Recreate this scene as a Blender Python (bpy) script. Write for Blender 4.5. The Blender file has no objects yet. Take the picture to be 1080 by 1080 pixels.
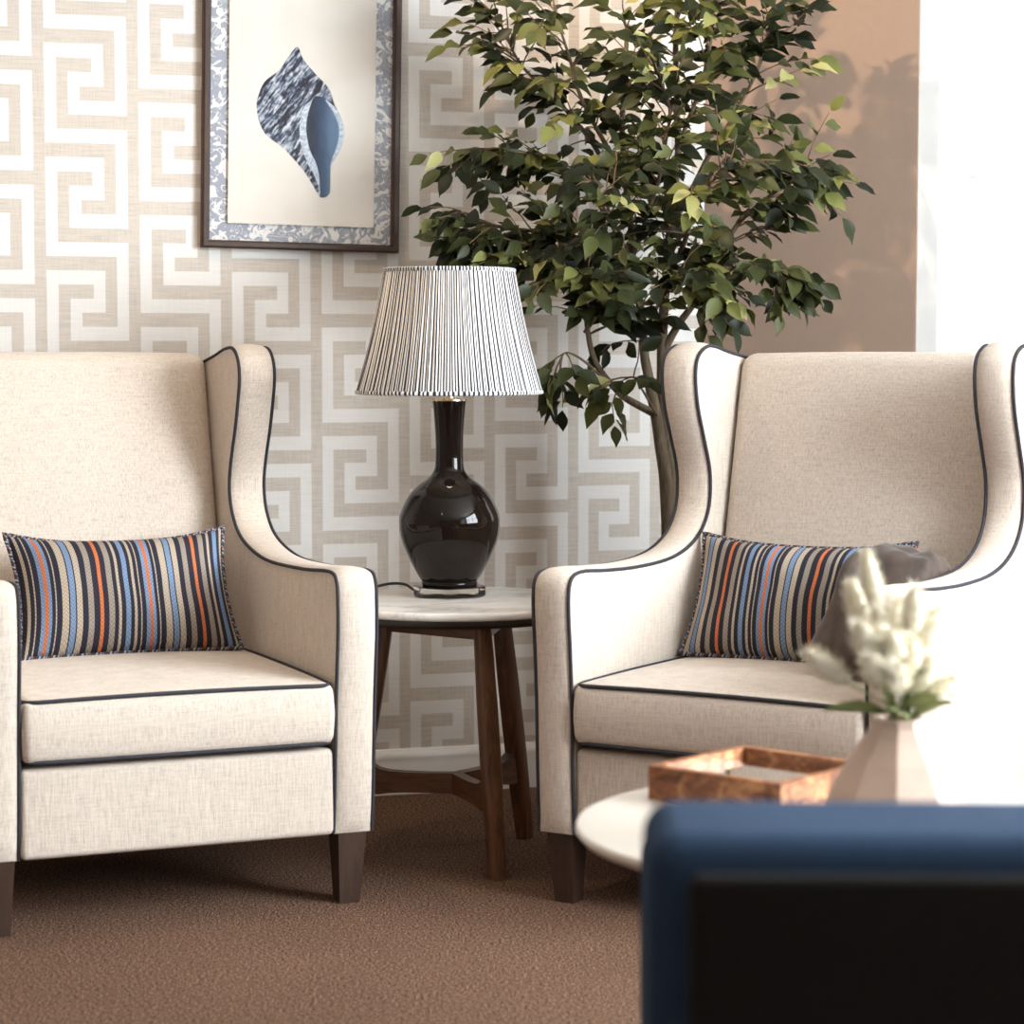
import bpy, bmesh, math, random
from math import sin, cos, pi, radians, sqrt
from mathutils import Vector, Matrix, noise

C = bpy.context.scene.collection
EYE = 1.07
FPX = 2500.0
PITCH = math.atan(170.0 / FPX)


def at(px, py, d):
    """world point seen at (px,py) of the photograph, standing d metres into the room"""
    u, v = px - 540.0, 540.0 - py
    y = FPX * cos(PITCH) + v * sin(PITCH)
    z = -FPX * sin(PITCH) + v * cos(PITCH)
    return Vector((u / y * d, d, EYE + z / y * d))


# ------------------------------------------------------------------ materials
def new_mat(name):
    m = bpy.data.materials.new(name)
    m.use_nodes = True
    nt = m.node_tree
    nt.nodes.clear()
    out = nt.nodes.new('ShaderNodeOutputMaterial')
    b = nt.nodes.new('ShaderNodeBsdfPrincipled')
    nt.links.new(b.outputs[0], out.inputs[0])
    return m, nt, b, out


def node(nt, kind, **kw):
    n = nt.nodes.new(kind)
    for k, v in kw.items():
        if k in n.inputs:
            n.inputs[k].default_value = v
        else:
            setattr(n, k, v)
    return n


def coords(nt, scale=(1, 1, 1), kind='Object'):
    tc = nt.nodes.new('ShaderNodeTexCoord')
    mp = nt.nodes.new('ShaderNodeMapping')
    mp.inputs['Scale'].default_value = scale
    nt.links.new(tc.outputs[kind], mp.inputs['Vector'])
    return mp.outputs['Vector']


def noise_node(nt, vec, scale=1.0, detail=2.0, rough=0.5, dist=0.0):
    n = node(nt, 'ShaderNodeTexNoise', Scale=scale, Detail=detail, Roughness=rough, Distortion=dist)
    nt.links.new(vec, n.inputs['Vector'])
    return n.outputs['Fac']


def ramp(nt, fac, stops, interp='LINEAR'):
    r = nt.nodes.new('ShaderNodeValToRGB')
    r.color_ramp.interpolation = interp
    els = r.color_ramp.elements
    while len(els) > 1:
        els.remove(els[-1])
    els[0].position = stops[0][0]
    els[0].color = (*stops[0][1], 1)
    for p, c in stops[1:]:
        e = els.new(p)
        e.color = (*c, 1)
    if fac is not None:
        nt.links.new(fac, r.inputs[0])
    return r.outputs[0]


def math_node(nt, op, a, b=None, c=None):
    n = nt.nodes.new('ShaderNodeMath')
    n.operation = op
    for i, x in enumerate((a, b, c)):
        if x is None:
            continue
        if isinstance(x, (int, float)):
            n.inputs[i].default_value = x
        else:
            nt.links.new(x, n.inputs[i])
    return n.outputs[0]


def mix(nt, fac, a, b, blend='MIX'):
    n = nt.nodes.new('ShaderNodeMix')
    n.data_type = 'RGBA'
    n.blend_type = blend
    for s, x in ((n.inputs[0], fac), (n.inputs[6], a), (n.inputs[7], b)):
        if isinstance(x, (int, float)):
            s.default_value = x
        elif isinstance(x, tuple):
            s.default_value = (*x, 1)
        else:
            nt.links.new(x, s)
    return n.outputs[2]


def bump(nt, b, h, strength=0.2, dist=0.001):
    n = node(nt, 'ShaderNodeBump', Strength=strength, Distance=dist)
    nt.links.new(h, n.inputs['Height'])
    nt.links.new(n.outputs[0], b.inputs['Normal'])


def plain(name, col, rough=0.5, metal=0.0, var=0.06, vscale=30.0, coat=0.0):
    m, nt, b, _ = new_mat(name)
    f = noise_node(nt, coords(nt), vscale, 3)
    lo = tuple(c * (1 - var) for c in col)
    hi = tuple(min(1, c * (1 + var)) for c in col)
    nt.links.new(ramp(nt, f, [(0.3, lo), (0.7, hi)]), b.inputs['Base Color'])
    b.inputs['Roughness'].default_value = rough
    b.inputs['Metallic'].default_value = metal
    b.inputs['Coat Weight'].default_value = coat
    return m


def linen(name, col, contrast=0.13):
    m, nt, b, _ = new_mat(name)
    v1 = noise_node(nt, coords(nt, (420, 420, 26)), 1, 2, 0.6)
    v2 = noise_node(nt, coords(nt, (30, 30, 420)), 1, 2, 0.6)
    v3 = noise_node(nt, coords(nt, (500, 500, 500)), 1, 1)
    s = math_node(nt, 'ADD', math_node(nt, 'MULTIPLY', v1, 0.52), math_node(nt, 'MULTIPLY', v2, 0.28))
    s = math_node(nt, 'ADD', s, math_node(nt, 'MULTIPLY', v3, 0.2))
    lo = tuple(c * (1 - 2.3 * contrast) for c in col)
    hi = tuple(min(1, c * (1 + 1.3 * contrast)) for c in col)
    nt.links.new(ramp(nt, s, [(0.33, lo), (0.5, col), (0.66, hi)]), b.inputs['Base Color'])
    b.inputs['Roughness'].default_value = 0.95
    b.inputs['Specular IOR Level'].default_value = 0.15
    b.inputs['Sheen Weight'].default_value = 0.15
    bump(nt, b, s, 0.35, 0.002)
    return m


def wood(name, dark, light, scale=(60, 60, 5), rough=0.4):
    m, nt, b, _ = new_mat(name)
    v = coords(nt, scale)
    f = noise_node(nt, v, 1.0, 5, 0.6, 0.8)
    f2 = noise_node(nt, coords(nt, (scale[0] * 4, scale[1] * 4, scale[2] * 3)), 1.0, 3)
    s = math_node(nt, 'ADD', math_node(nt, 'MULTIPLY', f, 0.75), math_node(nt, 'MULTIPLY', f2, 0.25))
    nt.links.new(ramp(nt, s, [(0.3, dark), (0.7, light)]), b.inputs['Base Color'])
    b.inputs['Roughness'].default_value = rough
    bump(nt, b, s, 0.1, 0.001)
    return m


def wallpaper(name, col, contrast):
    m, nt, b, _ = new_mat(name)
    # coordinates of the wall mesh: x along the wall, z up
    h = noise_node(nt, coords(nt, (14, 1, 330)), 1, 3, 0.6)
    v = noise_node(nt, coords(nt, (330, 1, 14)), 1, 3, 0.6)
    f = noise_node(nt, coords(nt, (600, 1, 600)), 1, 1)
    s = math_node(nt, 'ADD', math_node(nt, 'MULTIPLY', h, 0.42), math_node(nt, 'MULTIPLY', v, 0.28))
    s = math_node(nt, 'ADD', s, math_node(nt, 'MULTIPLY', f, 0.3))
    lo = tuple(c * (1 - 2.2 * contrast) for c in col)
    hi = tuple(min(1, c * (1 + contrast)) for c in col)
    nt.links.new(ramp(nt, s, [(0.34, lo), (0.52, col), (0.66, hi)]), b.inputs['Base Color'])
    b.inputs['Roughness'].default_value = 0.85
    b.inputs['Specular IOR Level'].default_value = 0.25
    bump(nt, b, s, 0.15, 0.001)
    return m


M = {}
M['linen'] = linen('natural_linen', (0.585, 0.50, 0.42))
M['piping'] = plain('dark_piping', (0.022, 0.021, 0.028), 0.8, var=0.2, vscale=300)
M['chair_leg'] = wood('brown_chair_leg', (0.026, 0.012, 0.006), (0.058, 0.029, 0.016), (90, 90, 8), 0.5)
M['walnut'] = wood('walnut', (0.045, 0.016, 0.006), (0.20, 0.080, 0.032), (70, 70, 5), 0.36)
M['walnut_h'] = wood('walnut_rail', (0.042, 0.015, 0.006), (0.17, 0.068, 0.028), (12, 12, 90), 0.38)
M['rim_dark'] = plain('dark_table_rim', (0.018, 0.012, 0.009), 0.45)
M['frame_wood'] = wood('dark_frame_wood', (0.026, 0.011, 0.006), (0.062, 0.028, 0.015), (20, 20, 20), 0.45)
M['wp_light'] = wallpaper('wallpaper_light_band', (0.73, 0.705, 0.67), 0.05)
M['wp_dark'] = wallpaper('wallpaper_woven_band', (0.57, 0.51, 0.445), 0.13)
M['paint'] = plain('taupe_wall_paint', (0.31, 0.215, 0.158), 0.85, var=0.02, vscale=60)
M['white_paint'] = plain('white_gloss_paint', (0.80, 0.79, 0.77), 0.35, var=0.015)
M['ceiling_paint'] = plain('ceiling_paint', (0.78, 0.75, 0.71), 0.9, var=0.02)
M['cream_wall'] = plain('cream_wall_paint', (0.34, 0.265, 0.21), 0.9, var=0.02)
M['black_glaze'] = plain('black_brown_glaze', (0.0075, 0.0045, 0.003), 0.045, var=0.1)
M['black_glaze'].node_tree.nodes['Principled BSDF'].inputs['Specular IOR Level'].default_value = 0.26
M['brass'] = plain('pale_brass', (0.78, 0.66, 0.47), 0.25, metal=1.0)
M['cord'] = plain('black_cord', (0.012, 0.010, 0.009), 0.5)
M['pot'] = plain('dark_pot', (0.06, 0.05, 0.045), 0.6, var=0.15)
M['soil'] = plain('soil', (0.05, 0.033, 0.022), 0.95, var=0.5, vscale=120)
M['bark'] = wood('tree_bark', (0.05, 0.035, 0.018), (0.20, 0.145, 0.085), (90, 90, 16), 0.8)
M['twig'] = plain('pale_twig', (0.14, 0.085, 0.048), 0.8, var=0.25)
M['navy'] = linen('navy_upholstery', (0.024, 0.047, 0.090), 0.12)
M['navy'].node_tree.nodes['Principled BSDF'].inputs['Sheen Weight'].default_value = 0.0
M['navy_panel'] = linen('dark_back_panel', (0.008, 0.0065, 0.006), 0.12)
M['vase'] = plain('pinkish_stoneware', (0.50, 0.36, 0.28), 0.55, var=0.05)
M['stem'] = plain('dry_stem', (0.24, 0.26, 0.10), 0.8, var=0.2)
M['drygreen'] = plain('dry_green_leaf', (0.20, 0.235, 0.085), 0.8, var=0.25)
M['fluff'] = plain('cream_fluff', (0.74, 0.68, 0.545), 0.95, var=0.08, vscale=80)
M['table_white'] = plain('white_table_top', (0.72, 0.66, 0.58), 0.3, var=0.03, vscale=8)
M['bulb'] = plain('opal_glass', (0.9, 0.85, 0.75), 0.4)
M['print_paper'] = plain('aged_print_paper', (0.66, 0.615, 0.55), 0.8, var=0.05, vscale=9)
M['ground'] = plain('outside_paving', (0.35, 0.34, 0.32), 0.9, var=0.15, vscale=3)

# marble
m, nt, b, _ = new_mat('white_marble')
f = noise_node(nt, coords(nt, (5, 9, 5)), 1, 6, 0.65, 1.4)
nt.links.new(ramp(nt, f, [(0.35, (0.55, 0.52, 0.49)), (0.47, (0.74, 0.70, 0.655)), (0.7, (0.80, 0.765, 0.72))]), b.inputs['Base Color'])
b.inputs['Roughness'].default_value = 0.16
M['marble'] = m

# carpet
m, nt, b, _ = new_mat('brown_carpet')
f1 = noise_node(nt, coords(nt), 150, 3, 0.8)
f2 = noise_node(nt, coords(nt), 300, 2, 0.5)
f3 = noise_node(nt, coords(nt), 3.0, 3)
s = math_node(nt, 'ADD', math_node(nt, 'MULTIPLY', f1, 0.6), math_node(nt, 'MULTIPLY', f2, 0.4))
c1 = ramp(nt, s, [(0.38, (0.024, 0.011, 0.006)), (0.5, (0.135, 0.073, 0.047)), (0.63, (0.38, 0.245, 0.17))])
c2 = ramp(nt, f3, [(0.3, (0.88, 0.88, 0.88)), (0.7, (1.0, 1.0, 1.0))])
nt.links.new(mix(nt, 1.0, c1, c2, 'MULTIPLY'), b.inputs['Base Color'])
b.inputs['Roughness'].default_value = 1.0
b.inputs['Specular IOR Level'].default_value = 0.05
bump(nt, b, s, 0.9, 0.006)
M['carpet'] = m

# striped woven pillow fabric: stripes run along the second texture coordinate
NAVY = (0.030, 0.029, 0.042)
BEIGE = (0.44, 0.36, 0.275)
HERR = (0.30, 0.25, 0.205)
BLUE = (0.18, 0.255, 0.385)
ORNG = (0.55, 0.16, 0.06)
SEQ = [(14, ORNG), (18, NAVY), (24, HERR), (13, NAVY), (13, BEIGE), (14, NAVY), (20, BLUE), (12, NAVY), (12, BEIGE),
       (12, NAVY), (5, BEIGE), (15, NAVY), (15, BLUE), (15, ORNG), (14, BLUE), (10, NAVY), (6, BEIGE), (17, NAVY),
       (27, BEIGE), (4, NAVY), (22, BLUE), (4, NAVY), (24, BEIGE), (19, NAVY), (25, HERR), (20, NAVY)]
SEQ = [(w * (1.3 if c == NAVY else 1.0), c) for w, c in SEQ]
tot = sum(w for w, _ in SEQ)
stops, p = [], 0.0
for w, c in SEQ:
    stops.append((p / tot, c))
    p += w


def stripe_mat(name, repeat, offset, rope=False):
    m, nt, b, _ = new_mat(name)
    tc = nt.nodes.new('ShaderNodeTexCoord')
    sp = nt.nodes.new('ShaderNodeSeparateXYZ')
    nt.links.new(tc.outputs['UV'], sp.inputs[0])
    u, v = sp.outputs[0], sp.outputs[1]
    fr = math_node(nt, 'FRACT', math_node(nt, 'ADD', math_node(nt, 'MULTIPLY', u, repeat), offset))
    col = ramp(nt, fr, stops, 'CONSTANT')
    # herringbone / twill flecks
    z = math_node(nt, 'ABSOLUTE', math_node(nt, 'SUBTRACT', math_node(nt, 'FRACT', math_node(nt, 'MULTIPLY', u, 46.0)), 0.5))
    tw = math_node(nt, 'FRACT', math_node(nt, 'ADD', math_node(nt, 'MULTIPLY', v, 62.0), math_node(nt, 'MULTIPLY', z, 2.0)))
    tw = math_node(nt, 'GREATER_THAN', tw, 0.62)
    nz = noise_node(nt, coords(nt, (480, 480, 480)), 1, 2)
    g = math_node(nt, 'ADD', math_node(nt, 'MULTIPLY', tw, 0.45), math_node(nt, 'MULTIPLY', nz, 0.45))
    shade = ramp(nt, g, [(0.05, (1.25, 1.25, 1.25)), (0.6, (0.55, 0.55, 0.55))])
    col = mix(nt, 0.75, col, shade, 'MULTIPLY')
    nt.links.new(col, b.inputs['Base Color'])
    b.inputs['Roughness'].default_value = 0.9
    b.inputs['Specular IOR Level'].default_value = 0.15
    bump(nt, b, g, 0.25, 0.001)
    return m


M['stripe_left'] = stripe_mat('striped_weave_a', 2.1, 0.2855)
M['stripe_right'] = stripe_mat('striped_weave_b', 2.2, 0.607)

m, nt, b, _ = new_mat('striped_cord_piping')
tc = nt.nodes.new('ShaderNodeTexCoord')
sp = nt.nodes.new('ShaderNodeSeparateXYZ')
nt.links.new(tc.outputs['UV'], sp.inputs[0])
fr = math_node(nt, 'FRACT', math_node(nt, 'ADD', math_node(nt, 'MULTIPLY', sp.outputs[0], 34.0), math_node(nt, 'MULTIPLY', sp.outputs[1], 0.5)))
nt.links.new(ramp(nt, fr, [(0.0, NAVY), (0.42, BEIGE), (0.55, NAVY), (0.72, BLUE), (0.86, NAVY), (0.94, ORNG)], 'CONSTANT'), b.inputs['Base Color'])
b.inputs['Roughness'].default_value = 0.9
M['stripe_piping'] = m

# pleated striped lamp shade
def shade_mat(name, count, transl):
    m, nt, b, out = new_mat(name)
    tc = nt.nodes.new('ShaderNodeTexCoord')
    sp = nt.nodes.new('ShaderNodeSeparateXYZ')
    nt.links.new(tc.outputs['UV'], sp.inputs[0])
    cx = nt.nodes.new('ShaderNodeCombineXYZ')
    nt.links.new(math_node(nt, 'MULTIPLY', sp.outputs[0], 40.0), cx.inputs[0])
    nt.links.new(math_node(nt, 'MULTIPLY', sp.outputs[1], 0.5), cx.inputs[1])
    wob = noise_node(nt, cx.outputs[0], 1.0, 2)
    fr = math_node(nt, 'FRACT', math_node(nt, 'ADD', math_node(nt, 'MULTIPLY', sp.outputs[0], count), math_node(nt, 'MULTIPLY', wob, 1.6)))
    col = ramp(nt, fr, [(0.0, (0.03, 0.028, 0.042)), (0.49, (0.84, 0.83, 0.82))], 'CONSTANT')
    nt.links.new(col, b.inputs['Base Color'])
    b.inputs['Roughness'].default_value = 0.8
    b.inputs['Specular IOR Level'].default_value = 0.1
    t = nt.nodes.new('ShaderNodeBsdfTranslucent')
    nt.links.new(col, t.inputs[0])
    ms = nt.nodes.new('ShaderNodeMixShader')
    ms.inputs[0].default_value = transl
    nt.links.new(b.outputs[0], ms.inputs[1])
    nt.links.new(t.outputs[0], ms.inputs[2])
    nt.links.new(ms.outputs[0], out.inputs[0])
    return m


M['shade'] = shade_mat('striped_pleated_silk', 190.0, 0.25)
M['shade_trim'] = shade_mat('striped_bias_trim', 120.0, 0.1)

# crystal base
m, nt, b, _ = new_mat('clear_crystal')
b.inputs['Base Color'].default_value = (0.95, 0.90, 0.82, 1)
b.inputs['Roughness'].default_value = 0.02
b.inputs['Transmission Weight'].default_value = 1.0
b.inputs['IOR'].default_value = 1.47
M['crystal'] = m

# thin pane glass
m, nt, b, out = new_mat('thin_pane_glass')
tr = nt.nodes.new('ShaderNodeBsdfTransparent')
gl = node(nt, 'ShaderNodeBsdfGlossy', Roughness=0.02)
lw = node(nt, 'ShaderNodeFresnel', IOR=1.3)
ms = nt.nodes.new('ShaderNodeMixShader')
nt.links.new(lw.outputs[0], ms.inputs[0])
nt.links.new(tr.outputs[0], ms.inputs[1])
nt.links.new(gl.outputs[0], ms.inputs[2])
nt.links.new(ms.outputs[0], out.inputs[0])
M['pane'] = m

m, nt, b, out = new_mat('picture_glass')
tr = nt.nodes.new('ShaderNodeBsdfTransparent')
gl = node(nt, 'ShaderNodeBsdfGlossy', Roughness=0.03)
ms = nt.nodes.new('ShaderNodeMixShader')
ms.inputs[0].default_value = 0.006
nt.links.new(tr.outputs[0], ms.inputs[1])
nt.links.new(gl.outputs[0], ms.inputs[2])
nt.links.new(ms.outputs[0], out.inputs[0])
M['picture_glass'] = m

# burl wood of the tray, mirrored tray bottom
m, nt, b, _ = new_mat('burl_wood')
f = noise_node(nt, coords(nt, (28, 28, 40)), 1, 5, 0.65, 1.5)
nt.links.new(ramp(nt, f, [(0.3, (0.07, 0.02, 0.007)), (0.5, (0.25, 0.09, 0.033)), (0.68, (0.50, 0.25, 0.10))]), b.inputs['Base Color'])
b.inputs['Roughness'].default_value = 0.42
M['burl'] = m
m, nt, b, _ = new_mat('mirrored_glass')
b.inputs['Base Color'].default_value = (0.80, 0.80, 0.80, 1)
b.inputs['Metallic'].default_value = 1.0
b.inputs['Roughness'].default_value = 0.03
M['mirror'] = m

# velvet throw
m, nt, b, _ = new_mat('grey_brown_velvet')
f = noise_node(nt, coords(nt), 22, 4, 0.6)
nt.links.new(ramp(nt, f, [(0.3, (0.038, 0.024, 0.017)), (0.7, (0.085, 0.058, 0.044))]), b.inputs['Base Color'])
b.inputs['Roughness'].default_value = 0.8
b.inputs['Sheen Weight'].default_value = 0.18
b.inputs['Sheen Roughness'].default_value = 0.35
M['velvet'] = m

# leaves
m, nt, b, out = new_mat('ficus_leaf')
at_ = nt.nodes.new('ShaderNodeAttribute')
at_.attribute_name = 'tint'
col = ramp(nt, at_.outputs['Fac'], [(0.0, (0.010, 0.013, 0.005)), (0.35, (0.026, 0.032, 0.010)), (0.65, (0.075, 0.082, 0.024)),
                                   (0.88, (0.20, 0.205, 0.060)), (1.0, (0.40, 0.38, 0.16))])
nt.links.new(col, b.inputs['Base Color'])
b.inputs['Roughness'].default_value = 0.5
b.inputs['Specular IOR Level'].default_value = 0.28
t = nt.nodes.new('ShaderNodeBsdfTranslucent')
nt.links.new(mix(nt, 1.0, col, (1.0, 1.2, 0.5), 'MULTIPLY'), t.inputs[0])
ms = nt.nodes.new('ShaderNodeMixShader')
ms.inputs[0].default_value = 0.18
nt.links.new(b.outputs[0], ms.inputs[1])
nt.links.new(t.outputs[0], ms.inputs[2])
nt.links.new(ms.outputs[0], out.inputs[0])
M['leaf'] = m

# patterned mount of the picture: pale scrolls on grey blue
m, nt, b, _ = new_mat('scroll_patterned_mount')
v = coords(nt, (1, 1, 1))
n1 = noise_node(nt, v, 30.0, 1.0, 0.4, 1.9)
n2 = noise_node(nt, v, 19.0, 0.5, 0.4, 2.6)
a1 = ramp(nt, n1, [(0.0, (0, 0, 0)), (0.55, (1, 1, 1)), (0.72, (0, 0, 0)), (0.75, (1, 1, 1))], 'CONSTANT')
a2 = ramp(nt, n2, [(0.0, (0, 0, 0)), (0.385, (1, 1, 1)), (0.41, (0, 0, 0)), (0.62, (1, 1, 1)), (0.66, (0, 0, 0))], 'CONSTANT')
a = mix(nt, 1.0, a1, a2, 'LIGHTEN')
nt.links.new(mix(nt, a, (0.30, 0.315, 0.36), (0.70, 0.68, 0.65)), b.inputs['Base Color'])
b.inputs['Roughness'].default_value = 0.8
M['mount'] = m

# shell print inks
m, nt, b, _ = new_mat('shell_body_ink')
v = coords(nt, (1, 1, 1))
v.node.inputs['Rotation'].default_value = (0, radians(-36), 0)
mp = nt.nodes.new('ShaderNodeMapping')
mp.inputs['Scale'].default_value = (150, 100, 26)
nt.links.new(v, mp.inputs['Vector'])
f = noise_node(nt, mp.outputs[0], 1.0, 3, 0.6, 0.6)
f2 = noise_node(nt, coords(nt, (85, 85, 85)), 1.0, 2)
s = math_node(nt, 'ADD', math_node(nt, 'MULTIPLY', f, 0.75), math_node(nt, 'MULTIPLY', f2, 0.25))
nt.links.new(ramp(nt, s, [(0.43, (0.014, 0.012, 0.02)), (0.49, (0.05, 0.06, 0.095)), (0.54, (0.20, 0.245, 0.31)), (0.63, (0.60, 0.58, 0.57))]), b.inputs['Base Color'])
b.inputs['Roughness'].default_value = 0.8
M['shell_body'] = m
m, nt, b, _ = new_mat('shell_opening_ink')
sp = nt.nodes.new('ShaderNodeSeparateXYZ')
nt.links.new(coords(nt), sp.inputs[0])
f = noise_node(nt, coords(nt, (180, 180, 60)), 1, 3)
g = math_node(nt, 'ADD', math_node(nt, 'MULTIPLY', sp.outputs[0], 9.0), math_node(nt, 'MULTIPLY', f, 0.2))
nt.links.new(ramp(nt, g, [(0.0, (0.010, 0.009, 0.018)), (0.22, (0.012, 0.014, 0.028)), (0.45, (0.030, 0.058, 0.11)), (0.68, (0.075, 0.135, 0.22))]), b.inputs['Base Color'])
b.inputs['Roughness'].default_value = 0.8
M['shell_opening'] = m
M['shell_lip'] = plain('shell_lip_ink', (0.42, 0.47, 0.54), 0.8, var=0.45, vscale=160)


# ------------------------------------------------------------------ mesh helpers
def finish(name, bm, mat, parent=None, smooth=None, mats=None):
    me = bpy.data.meshes.new(name)
    bmesh.ops.recalc_face_normals(bm, faces=bm.faces[:])
    if smooth is not None:
        for f in bm.faces:
            f.smooth = True
        for e in bm.edges:
            if len(e.link_faces) == 2 and e.calc_face_angle(0) > radians(smooth):
                e.smooth = False
    bm.to_mesh(me)
    bm.free()
    for mm in (mats or [mat]):
        me.materials.append(mm)
    o = bpy.data.objects.new(name, me)
    C.objects.link(o)
    if parent is not None:
        o.parent = parent
    return o


def thing(name, label, cat, loc=(0, 0, 0), rotz=0.0, group=None):
    o = bpy.data.objects.new(name, None)
    o.empty_display_size = 0.1
    C.objects.link(o)
    o.location = loc
    o.rotation_euler = (0, 0, rotz)
    tag(o, label, cat, group)
    return o


def tag(o, label, cat, group=None):
    o['label'] = label
    o['category'] = cat
    if group:
        o['group'] = group
    return o


def struct(o):
    o['kind'] = 'structure'
    return o


def catmull(pts, n=6, closed=False):
    pts = [Vector(p) for p in pts]
    out = []
    N = len(pts)
    rng = range(N) if closed else range(N - 1)
    for i in rng:
        if closed:
            p0, p1, p2, p3 = pts[i - 1], pts[i], pts[(i + 1) % N], pts[(i + 2) % N]
        else:
            p1, p2 = pts[i], pts[i + 1]
            p0 = pts[i - 1] if i > 0 else p1 * 2 - p2
            p3 = pts[i + 2] if i + 2 < N else p2 * 2 - p1
        for k in range(n):
            t = k / n
            out.append(0.5 * ((2 * p1) + (p2 - p0) * t + (2 * p0 - 5 * p1 + 4 * p2 - p3) * t * t + (3 * p1 - p0 - 3 * p2 + p3) * t ** 3))
    if not closed:
        out.append(pts[-1])
    return out


def tube(bm, pts, rad, seg=8, closed=False, uv=None, cap=True):
    """sweep a circle along pts; rad is a number or one per point"""
    pts = [Vector(p) for p in pts]
    n = len(pts)
    rs = rad if isinstance(rad, (list, tuple)) else [rad] * n
    tang = []
    for i in range(n):
        if closed:
            t = pts[(i + 1) % n] - pts[i - 1]
        else:
            t = pts[min(i + 1, n - 1)] - pts[max(i - 1, 0)]
        tang.append(t.normalized() if t.length > 1e-9 else Vector((0, 0, 1)))
    ref = Vector((0, 0, 1)) if abs(tang[0].z) < 0.9 else Vector((1, 0, 0))
    nrm = (ref - tang[0] * ref.dot(tang[0])).normalized()
    rings = []
    for i in range(n):
        nrm = (nrm - tang[i] * nrm.dot(tang[i]))
        nrm = nrm.normalized() if nrm.length > 1e-6 else tang[i].orthogonal().normalized()
        bi = tang[i].cross(nrm)
        rings.append([bm.verts.new(pts[i] + (nrm * cos(2 * pi * k / seg) + bi * sin(2 * pi * k / seg)) * rs[i]) for k in range(seg)])
    lay = bm.loops.layers.uv.verify() if uv else None
    m = n if closed else n - 1
    acc = 0.0
    for i in range(m):
        a, b2 = rings[i], rings[(i + 1) % n]
        L = (pts[(i + 1) % n] - pts[i]).length
        for k in range(seg):
            k2 = (k + 1) % seg
            f = bm.faces.new((a[k], a[k2], b2[k2], b2[k]))
            if uv:
                vals = ((acc, k / seg), (acc, (k + 1) / seg), (acc + L, (k + 1) / seg), (acc + L, k / seg))
                for lp, (x, y) in zip(f.loops, vals):
                    lp[lay].uv = (x, y)
        acc += L
    if not closed and cap:
        bm.faces.new(rings[0][::-1])
        bm.faces.new(rings[-1])


def lathe(bm, prof, seg=64, center=(0, 0, 0), cap_top=True, cap_bot=True):
    cx, cy, cz = center
    rings = []
    for r, z in prof:
        rings.append([bm.verts.new((cx + r * cos(2 * pi * k / seg), cy + r * sin(2 * pi * k / seg), cz + z)) for k in range(seg)])
    for a, b2 in zip(rings[:-1], rings[1:]):
        for k in range(seg):
            k2 = (k + 1) % seg
            bm.faces.new((a[k], a[k2], b2[k2], b2[k]))
    if cap_bot:
        bm.faces.new(rings[0][::-1])
    if cap_top:
        bm.faces.new(rings[-1])


def axis_samples(h, r, m):
    cor = [r * (1 - cos(t * pi / 8)) for t in range(1, 4)] + [r]
    cor = [0, r * 0.15, r * 0.4, r * 0.7, r]
    lo = [-h + c for c in cor]
    mid = [(-h + r) + (2 * h - 2 * r) * k / m for k in range(1, m)]
    return lo + mid + [-x for x in lo[::-1]]


def rounded_box(bm, size, center, r, m=6, shape=None):
    """box with rounded edges; shape(q, half) may move each vertex"""
    half = Vector(size) / 2
    ax = [axis_samples(half[i], r, m) for i in range(3)]
    cache = {}

    def vert(i, j, k):
        key = (i, j, k)
        if key in cache:
            return cache[key]
        q = Vector((ax[0][i], ax[1][j], ax[2][k]))
        c = Vector([max(-(half[a] - r), min(half[a] - r, q[a])) for a in range(3)])
        d = q - c
        if d.length > 1e-9:
            q = c + d.normalized() * r
        if shape:
            q = shape(q, half)
        cache[key] = bm.verts.new(q + Vector(center))
        return cache[key]
    n = [len(a) - 1 for a in ax]
    for i in range(n[0]):
        for j in range(n[1]):
            for k in (0, n[2]):
                bm.faces.new((vert(i, j, k), vert(i + 1, j, k), vert(i + 1, j + 1, k), vert(i, j + 1, k)))
    for i in range(n[0]):
        for k in range(n[2]):
            for j in (0, n[1]):
                bm.faces.new((vert(i, j, k), vert(i + 1, j, k), vert(i + 1, j, k + 1), vert(i, j, k + 1)))
    for j in range(n[1]):
        for k in range(n[2]):
            for i in (0, n[0]):
                bm.faces.new((vert(i, j, k), vert(i, j + 1, k), vert(i, j + 1, k + 1), vert(i, j, k + 1)))


def hexa(bm, b4, t4):
    """solid from four bottom and four top corners"""
    b = [bm.verts.new(p) for p in b4]
    t = [bm.verts.new(p) for p in t4]
    bm.faces.new(b[::-1])
    bm.faces.new(t)
    for k in range(4):
        bm.faces.new((b[k], b[(k + 1) % 4], t[(k + 1) % 4], t[k]))


def box(bm, x0, x1, y0, y1, z0, z1):
    hexa(bm, [(x0, y0, z0), (x1, y0, z0), (x1, y1, z0), (x0, y1, z0)], [(x0, y0, z1), (x1, y0, z1), (x1, y1, z1), (x0, y1, z1)])


def bevel(bm, w, seg=2, ang=30):
    es = [e for e in bm.edges if len(e.link_faces) == 2 and e.calc_face_angle(0) > radians(ang)]
    bmesh.ops.bevel(bm, geom=es, offset=w, segments=seg, profile=0.5, affect='EDGES')


# ------------------------------------------------------------------ the room
WA = radians(17)
WU = Vector((cos(WA), sin(WA), 0))           # along the papered wall
WN = Vector((sin(WA), -cos(WA), 0))          # out of it, into the room
W0 = Vector((0.044, 5.78, 0))
TC = 0.4523
CORNER = W0 + WU * TC
BA = radians(-25)
BU = Vector((cos(BA), sin(BA), 0))           # along the plain wall
XR, XL, YB, ZC = 2.4, -2.9, -2.2, 2.5
TB = (XR - CORNER.x) / BU.x
BEND = CORNER + BU * TB
TL = (XL - W0.x) / WU.x
LEND = W0 + WU * TL

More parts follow.
